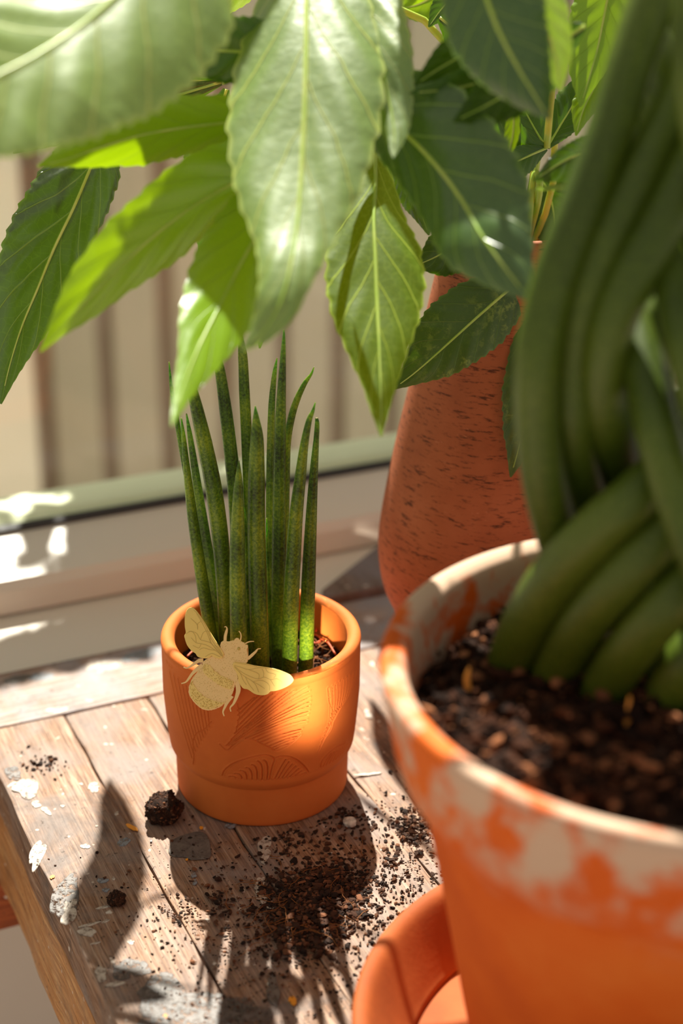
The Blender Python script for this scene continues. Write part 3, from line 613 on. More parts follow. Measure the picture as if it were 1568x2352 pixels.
LG = [([(612, 545), (615, 480), (628, 425), (635, 385), (622, 363), (604, 368)], [34, 34, 30, 16, 10, 8]), ([(885, 750), (935, 705), (980, 662), (1005, 632), (1040, 628)], [34, 34, 24, 12, 10]),
      ([(350, 770), (300, 772), (245, 806), (200, 838), (150, 860), (114, 850)], [50, 40, 32, 22, 15, 13]), ([(345, 830), (275, 875), (218, 930), (175, 990), (138, 1030), (88, 1046)], [60, 46, 32, 26, 16, 13]),
      ([(745, 1000), (772, 1110), (752, 1200), (715, 1285), (675, 1335), (682, 1382)], [50, 58, 40, 26, 15, 12]), ([(690, 1190), (640, 1262), (612, 1325), (588, 1385), (602, 1437)], [60, 46, 28, 17, 12])]
for P, Wd in LG:
    v, f = stroke('', P, Wd, M_BB, 0.0, 0.0008); mesh('leg', v, f, M_BB, bee, False)
for P, Wd in (([(797, 530), (804, 480), (797, 442), (778, 416)], [14, 13, 11, 10]), ([(855, 566), (895, 546), (930, 540), (958, 541)], [14, 13, 11, 10])):
    v, f = stroke('', P, Wd, M_BB, 0.0, 0.0008); mesh('antenna', v, f, M_BB, bee, False)
VN = [[(590, 725), (500, 650), (400, 590), (330, 570), (270, 560), (210, 500)], [(585, 720), (520, 640), (440, 560), (380, 540), (320, 520), (270, 440), (180, 420)], [(580, 700), (480, 560), (430, 470), (380, 350), (300, 230), (240, 165)],
      [(570, 715), (450, 560), (400, 440), (330, 300), (275, 210)], [(290, 400), (280, 340), (205, 265)], [(330, 300), (290, 330), (285, 390)], [(330, 570), (300, 620), (230, 590)], [(440, 560), (430, 430), (360, 430), (320, 520)], [(500, 650), (430, 640), (360, 620), (310, 640)], [(560, 730), (470, 690), (420, 700), (380, 725)], [(150, 450), (215, 420), (260, 480), (270, 560)], [(590, 715), (540, 620), (490, 590)]]
VN2 = [[(725, 830), (800, 850), (900, 880), (1000, 860), (1100, 860), (1250, 905), (1340, 935)], [(730, 840), (830, 920), (960, 980), (1020, 990), (1090, 970), (1160, 1000), (1240, 990), (1300, 1030)], [(730, 850), (820, 940), (930, 1010), (1050, 1080), (1090, 1110)], [(1100, 860), (1130, 910), (1220, 940), (1200, 980)],
       [(1020, 990), (1015, 930), (900, 880)], [(960, 1020), (1060, 1010), (1140, 1060), (1150, 1130)], [(860, 970), (900, 1050), (960, 1130)], [(930, 1010), (980, 1060), (1020, 1150)], [(1075, 970), (1080, 920), (1060, 870)], [(790, 900), (830, 1000), (870, 1060)], [(735, 795), (850, 815), (1000, 840)], [(1160, 1000), (1190, 1050), (1210, 1080)]]
strokes('wing_vein', [(P, [5, 6, 5]) for P in VN], M_BL, 0.0012, 0.00155); strokes('wing_vein', [(P, [5, 6, 5]) for P in VN2], M_BL, 0.0012, 0.00155)
dots = []; r = random.Random(4)
def inside(p, poly_):
    c = False; j = len(poly_) - 1
    for i in range(len(poly_)):
        if (poly_[i][1] > p[1]) != (poly_[j][1] > p[1]) and p[0] < (poly_[j][0] - poly_[i][0]) * (p[1] - poly_[i][1]) / (poly_[j][1] - poly_[i][1]) + poly_[i][0]: c = not c
        j = i
    return c
while len(dots) < 620:
    p = (r.uniform(180, 880), r.uniform(520, 1350))
    if inside(p, body) and not inside(p, w1) and not inside(p, w2):
        ib = inside(p, b1) or inside(p, b2); 
        if ib or r.random() < 0.4: dots.append((p, ib))
V, F = [], []
for (x, y), ib in dots:
    a = r.uniform(0, 3.14); l, w_ = (9, 3.2) if ib else (4, 3); z = 0.00115 if ib else 0.0009; b = len(V); dx, dy = math.cos(a), math.sin(a)
    V += [bp(x + dx * l, y + dy * l, z), bp(x - dy * w_, y + dx * w_, z), bp(x - dx * l, y - dy * l, z), bp(x + dy * w_, y - dx * w_, z), bp(x, y, z + 0.0003)]
    F += [(b, b + 1, b + 4), (b + 1, b + 2, b + 4), (b + 2, b + 3, b + 4), (b + 3, b, b + 4)]
o = mesh('stipple', V, F, M_BL, bee, False); o['kind'] = 'stuff'
# the peg on its back that drops inside the rim
pg = [bp(600, 640, -0.0002), bp(600, 640, -0.006), bp(600, 900, -0.012)]
hk = [Vector(at(548, 1490, bd)) - ctr - bn * 0.0001, Vector(at(548, 1490, bd)) - ctr - bn * 0.012, Vector(at(548, 1510, bd + 0.012)) - ctr, Vector(at(548, 1560, bd + 0.016)) - ctr]
V, F = tube_geo(catmull(hk, 14), 0.0009, 8); mesh('peg', V, F, M_BL, bee)

# ------------------------------------------------------------------ things lying on the bench
def clod(name, px, py, rx, mat, seed, label, cat, sq=0.85, sub=4, rough=0.22, lift=0.8, size=None):
    c = onz(px, py, 0); k = (c - CAM).dot(VF) / FPX; R = rx * k; bm = bmesh.new(); bmesh.ops.create_icosphere(bm, subdivisions=sub, radius=R)
    r = np.random.default_rng(seed); ph = r.uniform(0, 6.28, (20, 3)); fr = r.uniform(0.8, 9, (20, 3)) / R
    for v in bm.verts:
        h = sum(math.sin(fr[i, 0] * v.co.x + ph[i, 0]) * math.sin(fr[i, 1] * v.co.y + ph[i, 1]) * math.sin(fr[i, 2] * v.co.z + ph[i, 2]) / (1 + i * 0.12) for i in range(20)) * 0.28
        v.co *= 1 + rough * max(-1, min(1, h)); v.co.z *= sq
        if v.co.z < -R * lift * sq * 0.9: v.co.z = -R * lift * sq * 0.9
    me = bpy.data.meshes.new(name); bm.to_mesh(me); bm.free(); z = -min(v.co.z for v in me.vertices)
    o = link(name, me, mat, None, True, c + Vector((0, 0, z + 0.0001)))
    if 'clod' in name:
        Pc, Sc = [], []; rr = random.Random(seed)
        for v in rr.sample(list(me.vertices), min(520, len(me.vertices))):
            if v.co.z < -z * 0.8: continue
            Pc.append(tuple(v.co * 1.0)); Sc.append(R * rr.uniform(0.03, 0.11))
        crumbs('crumbs', Pc, Sc, M_CRUMB, o, seed, 0.9)
    return tag(o, label, cat)
clod('soil_clod', 376, 1878, 41, M_SOIL, 2, 'large dark crumbly soil clod beside the base of the small pot', 'soil clod', 0.86, 5, 0.38)
clod('soil_clod', 268, 2074, 20, M_SOIL, 5, 'little brown soil pellet alone on the bench near its left edge', 'soil clod', 0.85, 4, 0.35)
clod('pebble', 803, 1896, 15, M_STONE, 9, 'small whitish pebble in front of the small patterned pot', 'pebble', 0.8, 3, 0.3)

P_, S_ = [], []
def scat(n_, cx, cy, sx, sy, s0, s1, pile=0.0, rot=0.0):
    for _ in range(n_):
        a, b = rng.gauss(0, 1), rng.gauss(0, 1); x = cx + a * sx * math.cos(rot) - b * sy * math.sin(rot); y = cy + a * sx * math.sin(rot) + b * sy * math.cos(rot)
        if ((x - 603) / 204) ** 2 + ((y - 1805) / 106) ** 2 < 1: continue
        c = onz(x, y, 0)
        if TS.dot(c) < 0.163 or c.y > 0.93 or (Vector((c.x, c.y)) - Vector((0.134, 0.56))).length < 0.128: continue
        s = rng.uniform(s0, s1) * rng.uniform(0.6, 1); P_.append((c.x, c.y, s * 0.4 + pile * max(0, 1 - (a * a + b * b) / 3.5) * rng.random())); S_.append(s)
scat(2600, 725, 2080, 58, 44, 0.0006, 0.0021, 0.004, -0.5)
scat(700, 690, 2075, 95, 55, 0.0005, 0.0015, 0.001, -0.4)
scat(650, 690, 2060, 190, 110, 0.0003, 0.0013)
scat(260, 920, 1980, 60, 90, 0.0004, 0.0018); scat(160, 950, 1900, 26, 26, 0.0008, 0.002, 0.001); scat(160, 880, 2020, 50, 40, 0.0004, 0.0013)
scat(150, 790, 1880, 40, 20, 0.0004, 0.0018); scat(300, 450, 2120, 140, 90, 0.0002, 0.0009); scat(60, 100, 1755, 26, 16, 0.0006, 0.0016); scat(120, 860, 2150, 50, 50, 0.0004, 0.0015)
scat(350, 640, 2230, 150, 80, 0.0003, 0.0011); scat(40, 400, 2095, 25, 18, 0.0004, 0.0014); scat(40, 500, 2060, 12, 30, 0.0008, 0.0022); scat(80, 660, 1940, 40, 22, 0.0006, 0.0018)
o = crumbs('spilled_soil', P_, S_, M_CRUMB, None, 5, 0.6); tag(o, 'dark spilled compost crumbs scattered over the bench before the small pot', 'soil', kind='stuff')
sg = []
for k in range(64):
    x, y = rng.gauss(690, 70), rng.gauss(2090, 40); c = onz(x, y, 0.001)
    if ((x - 603) / 204) ** 2 + ((y - 1805) / 106) ** 2 < 1.05: continue
    C = wiggle(c + Vector((0, 0, 0.0015)), rng.uniform(0.006, 0.018), 0.15)
    sg.append([Vector((p.x, p.y, max(p.z, 0.0006))) for p in C])
for C in ([(830, 1925), (833, 1940), (829, 1955), (834, 1968)], [(548, 2020), (570, 2024), (590, 2022)], [(820, 2065), (842, 2062), (856, 2051)], [(600, 2125), (625, 2120), (640, 2108)]):
    sg.append(catmull([onz(x, y, 0.0007) for x, y in C], 10))
o = wisps('coir_fibres', sg, 0.00018, M_FIB); tag(o, 'thin orange coir fibres tangled through the spilled compost on the bench', 'fibres', kind='stuff')

# ------------------------------------------------------------------ tall speckled vase
VC = Vector((0.0935, 0.905, 0)); vax = Vector((VC.x, VC.y))
def vprof(pts):
    out = []
    for px, py in pts:                                   # left silhouette -> radius and height on the axis plane
        d = ray(px, py); tt0 = VC.y / d.y; p = CAM + d * tt0; out.append((abs(p.x - VC.x), p.z))
    return out
prof = vprof([(1007, 600), (985, 690), (960, 800), (936, 900), (912, 1000), (890, 1100), (872, 1200), (868, 1262), (878, 1330), (904, 1388)])
prof = prof[::-1]; b0 = prof[0]
pr = [(0.0, 0.002), (0.034, 0.001), (0.038, 0.0), (0.040, 0.004), (0.0455, 0.022), (0.050, 0.036)] + prof + [(prof[-1][0] - 0.001, 0.276), (prof[-1][0] + 0.001, 0.287), (prof[-1][0] + 0.005, 0.294), (prof[-1][0] + 0.004, 0.2985), (prof[-1][0] - 0.001, 0.2975), (prof[-1][0] - 0.005, 0.288), (prof[-1][0] - 0.007, 0.24), (0.03, 0.2), (0.0, 0.2)]
V, F = revolve_geo(smooth_prof(pr, 4), 128)
o = mesh('tall_vase', V, F, M_VASE, None, True, VC); tag(o, 'tall brown speckled terracotta vase standing behind the small pot', 'vase')

# ------------------------------------------------------------------ big weathered pot in front
BCN = Vector((0.1345, 0.5605, 0.0)); ZR = 0.218; RO = 0.1198; RI = 0.108
bigpot = empty('big_plant_pot', BCN + Vector((0, 0, 0.008))); tag(bigpot, 'large weathered terracotta pot with whitish lime bloom under its rim', 'plant pot')
bp_ = [(0.0, 0.0), (0.066, 0.0), (0.071, 0.004), (0.079, 0.04), (0.0885, 0.09), (0.0965, 0.13), (0.1005, 0.150), (0.1045, 0.158), (0.1100, 0.165), (0.1135, 0.176), (0.1160, 0.190), (0.1182, 0.202), (0.1192, 0.2065), (0.1183, 0.2095), (0.1155, 0.2105), (0.1110, 0.2090), (0.1085, 0.2055), (0.1070, 0.195), (0.1040, 0.17)]
V, F = revolve_geo(smooth_prof(bp_, 4), 160); mesh('wall', V, F, M_CLAYB, bigpot)
soil_disc('potting_soil', 0.1065, 0.182, 0.0055, bigpot, M_SOIL, 90, 200, 8, 0.012)
P_, S_ = [], []
for k in range(6500):
    a = rng.uniform(0, 6.28); q = 0.104 * math.sqrt(rng.random()); P_.append((q * math.cos(a), q * math.sin(a), 0.1835 + 0.012 * (1 - (q / 0.1065) ** 2) + rng.uniform(-.003, .005))); S_.append(0.0006 + 0.0034 * rng.random() ** 2.5)
crumbs('bark_chips', P_, S_, M_CHIP, bigpot, 12, 0.55)
for C in ([(1443, 1702), (1441, 1650), (1446, 1598)], [(1076, 1590), (1072, 1560), (1078, 1532)], [(1180, 1620), (1195, 1600), (1185, 1585)], [(1490, 1640), (1500, 1625), (1504, 1610)]):
    b = onz(*C[0], 0.197); D = (b - CAM).dot(VF)
    V, F = tube_geo(localise(catmull([b] + [at(x, y, D) for x, y in C[1:]], 8), bigpot), [0.0013, .0014, .0014, .0013, .0012, .001, .0008, .0004], 7); mesh('straw', V, F, M_STRAW, bigpot)

sauc = BCN + Vector((-0.002, 0.002, 0))
V, F = revolve_geo(smooth_prof([(0.0, 0.0), (0.098, 0.0), (0.103, 0.001), (0.110, 0.012), (0.1190, 0.027), (0.1248, 0.0345), (0.1252, 0.0372), (0.1232, 0.0388), (0.1190, 0.0378), (0.1150, 0.033), (0.1060, 0.018), (0.1000, 0.0088), (0.094, 0.0072), (0.0, 0.007)], 4), 160)
o = mesh('saucer', V, F, M_SAUCER, None, True, sauc); tag(o, 'wide terracotta saucer under the large weathered pot', 'saucer')

# ------------------------------------------------------------------ braided snake plant
braid = empty('braided_snake_plant', BCN + Vector((0.0, 0, 0.19))); tag(braid, 'thick green spear leaves plaited together, rising from the large pot', 'plant')
def strand(P, r, D):
    m = len(P); DD = np.interp(np.linspace(0, 1, m), np.linspace(0, 1, len(D)), D)
    C = catmull([at(x, y, DD[i]) for i, (x, y) in enumerate(P)], 70); n_ = 70
    rr = 1.17 * np.interp(np.linspace(0, 1, n_), np.linspace(0, 1, len(r)), r) if hasattr(r, '__len__') else [r] * n_
    V, F = tube_geo(localise(C, braid), [rr[i] * (C[i] - CAM).dot(VF) / FPX for i in range(n_)], 22, True)
    uv = [(0.9 * (i // 22) / (n_ - 1), 0.5) for i in range(len(V))]; return mesh('spear_leaf', V, F, M_BRAID, braid, uv=uv)
strand([(1535, -90), (1490, 20), (1446, 150), (1404, 290), (1352, 430), (1297, 570), (1256, 700), (1234, 830), (1232, 950), (1245, 1080), (1272, 1200), (1310, 1310), (1360, 1420)], [50, 48, 46, 45, 44, 44, 44], [0.61, 0.61, 0.61, 0.615, 0.64, 0.685])
strand([(1640, -60), (1600, 90), (1558, 230), (1500, 350), (1436, 470), (1378, 590), (1336, 710), (1316, 830), (1314, 950), (1330, 1070), (1362, 1180), (1410, 1300)], [46, 46, 45, 44, 43], [0.61, 0.61, 0.615, 0.635, 0.685])
strand([(1720, 90), (1650, 260), (1590, 390), (1520, 520), (1450, 640), (1400, 760), (1383, 870), (1395, 970), (1425, 1070), (1470, 1170)], [50, 50, 48, 46, 44], [0.60, 0.605, 0.61, 0.63, 0.68])
strand([(1770, 300), (1700, 420), (1620, 560), (1560, 680), (1500, 790), (1470, 900)], [44, 44, 44], [0.61, 0.62, 0.64])
strand([(1165, 1640), (1168, 1570), (1178, 1515), (1215, 1425), (1285, 1315), (1375, 1215), (1460, 1140), (1550, 1050), (1640, 940)], [44, 44, 50, 53, 53, 50, 48, 46], [0.69, 0.686, 0.68, 0.66, 0.64, 0.625, 0.62, 0.63, 0.66])
strand([(1255, 1670), (1264, 1600), (1284, 1530), (1340, 1430), (1420, 1335), (1500, 1250), (1590, 1160), (1680, 1060)], [44, 46, 50, 52, 50, 46], [0.68, 0.676, 0.665, 0.645, 0.63, 0.625, 0.63, 0.66])
strand([(1352, 1710), (1368, 1640), (1400, 1560), (1460, 1475), (1540, 1385), (1620, 1300), (1700, 1200)], [46, 48, 50, 50, 46], [0.67, 0.665, 0.652, 0.635, 0.625, 0.63, 0.65])
strand([(1480, 1750), (1500, 1680), (1530, 1600), (1590, 1500), (1680, 1400)], [44, 46, 50, 48], [0.665, 0.66, 0.65, 0.64, 0.65])
strand([(1440, 640), (1462, 760), (1486, 880), (1514, 1000), (1548, 1120), (1600, 1260), (1660, 1400)], [36, 42, 44, 46, 46], [0.64, 0.62, 0.605, 0.60, 0.60])
strand([(1530, 560), (1552, 680), (1580, 800), (1612, 920), (1650, 1060)], [38, 44, 46], [0.62, 0.595, 0.585])
strand([(1600, 420), (1630, 560), (1660, 720), (1700, 900)], [44, 46], [0.62, 0.6])
strand([(1596, -60), (1590, 60), (1598, 180), (1620, 330), (1660, 480)], [40, 44, 46], [0.57, 0.575, 0.59])
strand([(1400, 1180), (1450, 1330), (1490, 1480), (1510, 1620), (1515, 1750)], [42, 44], [0.68, 0.67, 0.665])
strand([(1500, 1150), (1540, 1330), (1560, 1500), (1570, 1640), (1575, 1760)], [42, 44], [0.69, 0.67, 0.655])
strand([(1420, 300), (1480, 480), (1520, 640), (1540, 800)], [46, 46], [0.66, 0.67])
strand([(1470, 60), (1540, 220), (1570, 420), (1590, 620)], [46, 46], [0.66, 0.67])

for P in ([(1560, -100), (1520, 150), (1500, 350), (1480, 560)], [(1650, -100), (1620, 150), (1600, 420), (1560, 700)], [(1700, 300), (1690, 600), (1660, 900), (1640, 1200)],
          [(1440, 500), (1470, 750), (1500, 1000), (1560, 1250)], [(1400, 760), (1440, 980), (1480, 1200), (1500, 1400)], [(1600, 900), (1580, 1150), (1560, 1400), (1560, 1600)], [(1300, 1330), (1350, 1430), (1380, 1530), (1390, 1620)], [(1440, 1330), (1460, 1430), (1480, 1530), (1480, 1640)]):
    strand(P, [50, 52, 50], [0.70, 0.705, 0.70])

# ------------------------------------------------------------------ fatsia: leaf > lobe
fat = empty('fatsia_plant', VC + Vector((0, 0, 0.2))); tag(fat, 'leafy fatsia with broad toothed leaf lobes spreading over the pots', 'plant')
LEAVES = {}
def leaf(key, hub):
    o = empty('leaf', localise([hub], fat)[0], 0, fat); LEAVES[key] = o; return o
def lobe(key, P, Wl, Wr, D, mat, roll=0.0, camber=0.12, fold=0.25, teeth=0.085, nt=17, n_=120, shift=0.0, curl=0.0, m=30, flip=False, name='lobe'):
    """P: midrib, base to tip; Wl/Wr: half widths seen left and right of it going down; D: distance along the view; shift: moved towards the sun"""
    par = LEAVES[key]; k = len(P); DD = np.interp(np.linspace(0, 1, k), np.linspace(0, 1, len(D)), D)
    C = catmull([at(x, y, DD[i]) + SUN * shift for i, (x, y) in enumerate(P)], n_)
    u = np.linspace(0, 1, n_); wl = np.interp(u, np.linspace(0, 1, len(Wl)), Wl); wr = np.interp(u, np.linspace(0, 1, len(Wr)), Wr)
    ker = np.ones(7) / 7; wl[3:-3] = np.convolve(wl, ker, 'valid'); wr[3:-3] = np.convolve(wr, ker, 'valid')
    V, UV = [], []; vs = np.linspace(-1, 1, m + 1)
    dmean = 1.0
    for i in range(n_):
        t_ = (C[min(i + 1, n_ - 1)] - C[max(i - 1, 0)]).normalized(); view = (C[i] - SUN * shift - CAM).normalized()
        sd = view.cross(t_).normalized(); nn = t_.cross(sd).normalized()
        if nn.dot(view) > 0: nn = -nn
        ro = roll if not callable(roll) else roll(u[i])
        s2 = sd * math.cos(ro) + nn * math.sin(ro); n2 = nn * math.cos(ro) - sd * math.sin(ro)
        px = (C[i] - SUN * shift - CAM).dot(VF) / FPX / max(0.35, math.cos(ro))
        for v in vs:
            wv = (wl[i] if v > 0 else wr[i]) * px; av = abs(v)
            tooth = 0.0
            if av > 0.8:
                ph_ = (u[i] * nt + (0.37 if v > 0 else 0)) % 1.0; tooth = teeth * ((ph_ if ph_ < 0.75 else (1 - ph_) * 3) - 0.35) * (av - 0.8) / 0.2
                tooth *= min(1, u[i] * 5)
            x = wv * (v + (tooth if v > 0 else -tooth))
            ripple = 0.035 * math.sin((u[i] * 7.0 - av ** 0.85 * 1.7 + (0.23 if v > 0 else -0.23)) * 2 * math.pi) * av * (1 - av * 0.5)
            h = wv * (fold * av - camber * 2.2 * av * av + ripple + 0.03 * math.sin(u[i] * 9 + v * 3)) - curl * wv * av ** 3
            V.append(C[i] + s2 * x + n2 * h)
            UV.append((u[i], v))
    Fs = grid_faces(n_, m + 1)
    o = mesh(name, localise(V, par), [f[::-1] for f in Fs] if not flip else Fs, mat, par, True, None, UV)
    # raised midrib
    M_ = m // 2; idx = [i * (m + 1) + M_ for i in range(0, n_ - 6, 4)]; CC = [V[i] for i in idx]
    rad = [0.0011 * (1 - 0.75 * j / len(CC)) * (max(wl.max(), wr.max()) / 120) ** 0.4 for j in range(len(CC))]
    v2, f2 = tube_geo(localise(CC, par), rad, 8); 
    mesh('midrib', v2, f2, M_PET, par, True)
    return o
def petiole(key, P, r=0.0019):
    par = LEAVES[key]; v, f = tube_geo(localise(catmull(P, 20), par), r, 10); mesh('petiole', v, f, M_PET, par)
TOPV = VC + Vector((0, 0, 0.285))

# leaf A: the big drooping pale lobes in front, hub above the frame
hA = at(700, -170, 0.78); leaf('A', hA)
lobe('A', [(706, -160), (705, -60), (704, 60), (702, 180), (697, 300), (690, 420), (682, 520), (668, 610), (646, 690), (606, 760), (556, 806)],
     [20, 95, 150, 178, 184, 168, 136, 92, 70, 56, 34, 2], [20, 110, 150, 172, 178, 164, 140, 104, 72, 50, 42, 22, 2], [0.78, 0.735, 0.70, 0.67, 0.665], M_LEAFP, roll=-0.15, fold=0.10, camber=0.10, curl=0.05)
lobe('A', [(760, -150), (800, -60), (840, 30), (872, 130), (893, 230), (905, 300), (903, 362)], [10, 60, 70, 66, 48, 26, 2], [10, 80, 88, 76, 56, 34, 2], [0.785, 0.738, 0.716], M_LEAFP, roll=0.0, fold=0.15)
petiole('A', [hA, hA + Vector((0.05, 0.0, 0.02)), hA + Vector((0.10, 0.03, 0.0)), TOPV + Vector((-.01, 0, .05)), TOPV - Vector((0, 0, .03))])
# leaf B: very near pale leaf in the top left corner
hB = at(520, -240, 0.68); leaf('B', hB)
lobe('B', [(470, -200), (330, -60), (200, 50), (80, 125), (-40, 190), (-170, 280), (-300, 390)], [20, 150, 190, 200, 200, 180, 90, 2], [30, 215, 240, 232, 205, 180, 110, 2], [0.68, 0.62, 0.57], M_LEAFP, roll=-0.45, fold=0.10, camber=0.08, nt=26, curl=0.03)
lobe('B', [(440, -260), (250, -200), (60, -120), (-120, -40), (-260, 40)], [10, 110, 130, 90, 2], [10, 120, 140, 100, 2], [0.68, 0.62], M_LEAFP, roll=-0.2)
petiole('B', [hB, hB + Vector((0.10, 0.03, 0.06)), hB + Vector((0.17, 0.12, 0.05)), TOPV + Vector((-.012, 0, .06)), TOPV - Vector((0.01, 0, .03))])
# leaf C: radiating dark lobes, hub hidden behind leaf A
hC = at(690, 300, 0.765); leaf('C', hC)
lobe('C', [(700, 150), (620, 125), (540, 118), (470, 118), (410, 124), (352, 134)], [30, 70, 78, 76, 62, 34, 2], [30, 66, 74, 72, 50, 22, 2], [0.765, 0.755, 0.75], M_LEAFD, roll=0.3, flip=True)
lobe('C', [(690, 262), (600, 272), (520, 281), (420, 294), (320, 312), (220, 342), (150, 366), (86, 382)], [20, 56, 56, 70, 72, 60, 34, 2], [20, 40, 50, 66, 72, 44, 18, 2], [0.775, 0.755, 0.735], M_LEAF, roll=0.45, flip=True, fold=0.15)
lobe('C', [(690, 320), (620, 370), (550, 410), (460, 462), (370, 530), (290, 600), (200, 690), (140, 755), (92, 808)], [20, 45, 78, 92, 88, 84, 62, 30, 2], [20, 45, 68, 80, 84, 66, 44, 16, 2], [0.785, 0.735, 0.70], M_LEAF, roll=0.6, flip=True, fold=0.12)
lobe('C', [(690, 350), (655, 430), (600, 520), (545, 620), (500, 710), (455, 800), (420, 890), (394, 978)], [20, 60, 92, 105, 98, 76, 36, 20, 2], [20, 70, 84, 94, 92, 82, 60, 26, 2], [0.785, 0.745, 0.70, 0.665], M_LEAF, roll=0.0, flip=True, fold=0.12)
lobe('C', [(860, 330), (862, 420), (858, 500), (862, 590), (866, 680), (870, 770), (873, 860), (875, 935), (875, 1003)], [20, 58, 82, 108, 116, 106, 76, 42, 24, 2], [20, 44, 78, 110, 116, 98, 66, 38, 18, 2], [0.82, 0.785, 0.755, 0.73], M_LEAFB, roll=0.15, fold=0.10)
lobe('C', [(780, 200), (860, 250), (930, 306), (1000, 380), (1060, 462), (1105, 540), (1160, 615), (1218, 692)], [30, 74, 92, 98, 108, 104, 60, 2], [40, 110, 150, 158, 156, 134, 78, 2], [0.785, 0.73, 0.69, 0.67], M_LEAFT, roll=-0.2, fold=0.1)
petiole('C', [hC, hC + Vector((0.02, 0.04, 0.0)), hC + Vector((0.06, 0.08, 0.0)), TOPV + Vector((0.0, 0, .04)), TOPV - Vector((0, 0, .03))])
# leaf D: sharp glossy leaf further back on the left
hD = at(508, 188, 0.87); leaf('D', hD)
lobe('D', [(508, 188), (430, 184), (350, 182), (270, 176), (180, 160), (90, 130)], [10, 34, 42, 46, 40, 2], [8, 22, 34, 42, 40, 2], [0.87, 0.86], M_LEAFG, roll=0.5, fold=0.3)
lobe('D', [(508, 188), (440, 208), (370, 228), (290, 245), (220, 262), (150, 288), (90, 318), (30, 352)], [6, 18, 30, 34, 36, 30, 22, 12, 2], [8, 24, 50, 66, 72, 60, 40, 22, 2], [0.87, 0.865, 0.86], M_LEAFG, roll=0.4, fold=0.3)
lobe('D', [(300, 230), (236, 320), (205, 392), (168, 480), (125, 570), (88, 660), (50, 750), (22, 840), (2, 928)], [10, 60, 84, 104, 112, 110, 90, 56, 30, 2], [10, 40, 74, 76, 74, 84, 76, 52, 26, 2], [0.90, 0.885, 0.875], M_LEAFG, roll=0.15, fold=0.2, camber=0.14, nt=26)
lobe('D', [(520, 205), (485, 330), (470, 370), (440, 400), (400, 420)], [8, 70, 62, 30, 2], [8, 40, 40, 24, 2], [0.88, 0.90], M_LEAFG, roll=0.2)
lobe('D', [(560, 330), (545, 430), (520, 500), (492, 556), (462, 606)], [10, 70, 76, 50, 2], [10, 66, 62, 36, 2], [0.89, 0.90], M_LEAFS, roll=0.2)
lobe('D', [(600, -80), (560, -30), (500, 4), (450, 24), (404, 42)], [10, 60, 60, 36, 2], [8, 34, 36, 24, 2], [0.86, 0.85], M_LEAFP, roll=0.3)
lobe('D', [(640, 500), (622, 600), (606, 720), (596, 800)], [10, 40, 26, 2], [10, 40, 22, 2], [0.90, 0.91], M_LEAFD)
petiole('D', [hD, hD + Vector((0.03, 0.01, 0.012)), hD + Vector((0.10, 0.04, 0.03)), TOPV + Vector((-.01, 0, .05)), TOPV - Vector((0, 0, .03))])
# leaf E: sharp speckled lobes in front of the vase
hE = at(1200, 640, 0.90); leaf('E', hE)
lobe('E', [(1200, 640), (1160, 672), (1105, 720), (1050, 770), (1000, 815), (950, 858), (902, 894)], [10, 60, 86, 92, 78, 34, 2], [10, 66, 84, 76, 62, 28, 2], [0.90, 0.885, 0.88], M_LEAFS, roll=0.1, fold=0.12, teeth=0.09, nt=17)
lobe('E', [(1220, 700), (1212, 800), (1206, 900), (1198, 1000), (1172, 1096)], [10, 40, 54, 44, 2], [10, 40, 50, 40, 2], [0.90, 0.91], M_LEAFS, roll=0.1, teeth=0.12, nt=17)
lobe('E', [(1180, 480), (1110, 520), (1050, 560), (1000, 590), (950, 612)], [10, 60, 60, 45, 2], [10, 52, 66, 50, 2], [0.91, 0.90], M_LEAFD, roll=0.1)
lobe('E', [(1235, 400), (1262, 450), (1275, 520), (1270, 600)], [20, 70, 60, 2], [20, 70, 60, 2], [0.93, 0.92], M_LEAFD)
petiole('E', [hE, hE + Vector((0.005, 0.02, 0.05)), TOPV + Vector((0.01, -0.02, .03)), TOPV - Vector((0, 0, .03))])
# leaf F: radiating underside with its hub showing
hF = at(1255, 340, 0.86); leaf('F', hF)
lobe('F', [(1255, 340), (1190, 346), (1120, 336), (1060, 310), (1030, 280)], [8, 62, 66, 44, 2], [6, 40, 56, 44, 2], [0.86, 0.85], M_LEAFD, flip=True, roll=0.2)
lobe('F', [(1255, 340), (1210, 360), (1160, 385), (1110, 420)], [6, 30, 40, 2], [6, 34, 44, 2], [0.86, 0.84], M_LEAFD, flip=True)
lobe('F', [(1255, 340), (1230, 300), (1200, 240), (1180, 160)], [6, 34, 44, 2], [6, 34, 44, 2], [0.86, 0.87], M_LEAFD, flip=True)
lobe('F', [(1255, 340), (1285, 290), (1320, 230), (1350, 150)], [6, 34, 44, 2], [6, 34, 44, 2], [0.86, 0.87], M_LEAFD, flip=True)
lobe('F', [(1180, 230), (1178, 300), (1170, 345), (1159, 380)], [10, 20, 13, 2], [10, 16, 9, 2], [0.80, 0.80], M_LEAF, nt=8)
petiole('F', [hF, hF + Vector((0.002, 0.01, 0.05)), TOPV + Vector((0.01, 0, .05)), TOPV - Vector((0, 0, .03))])
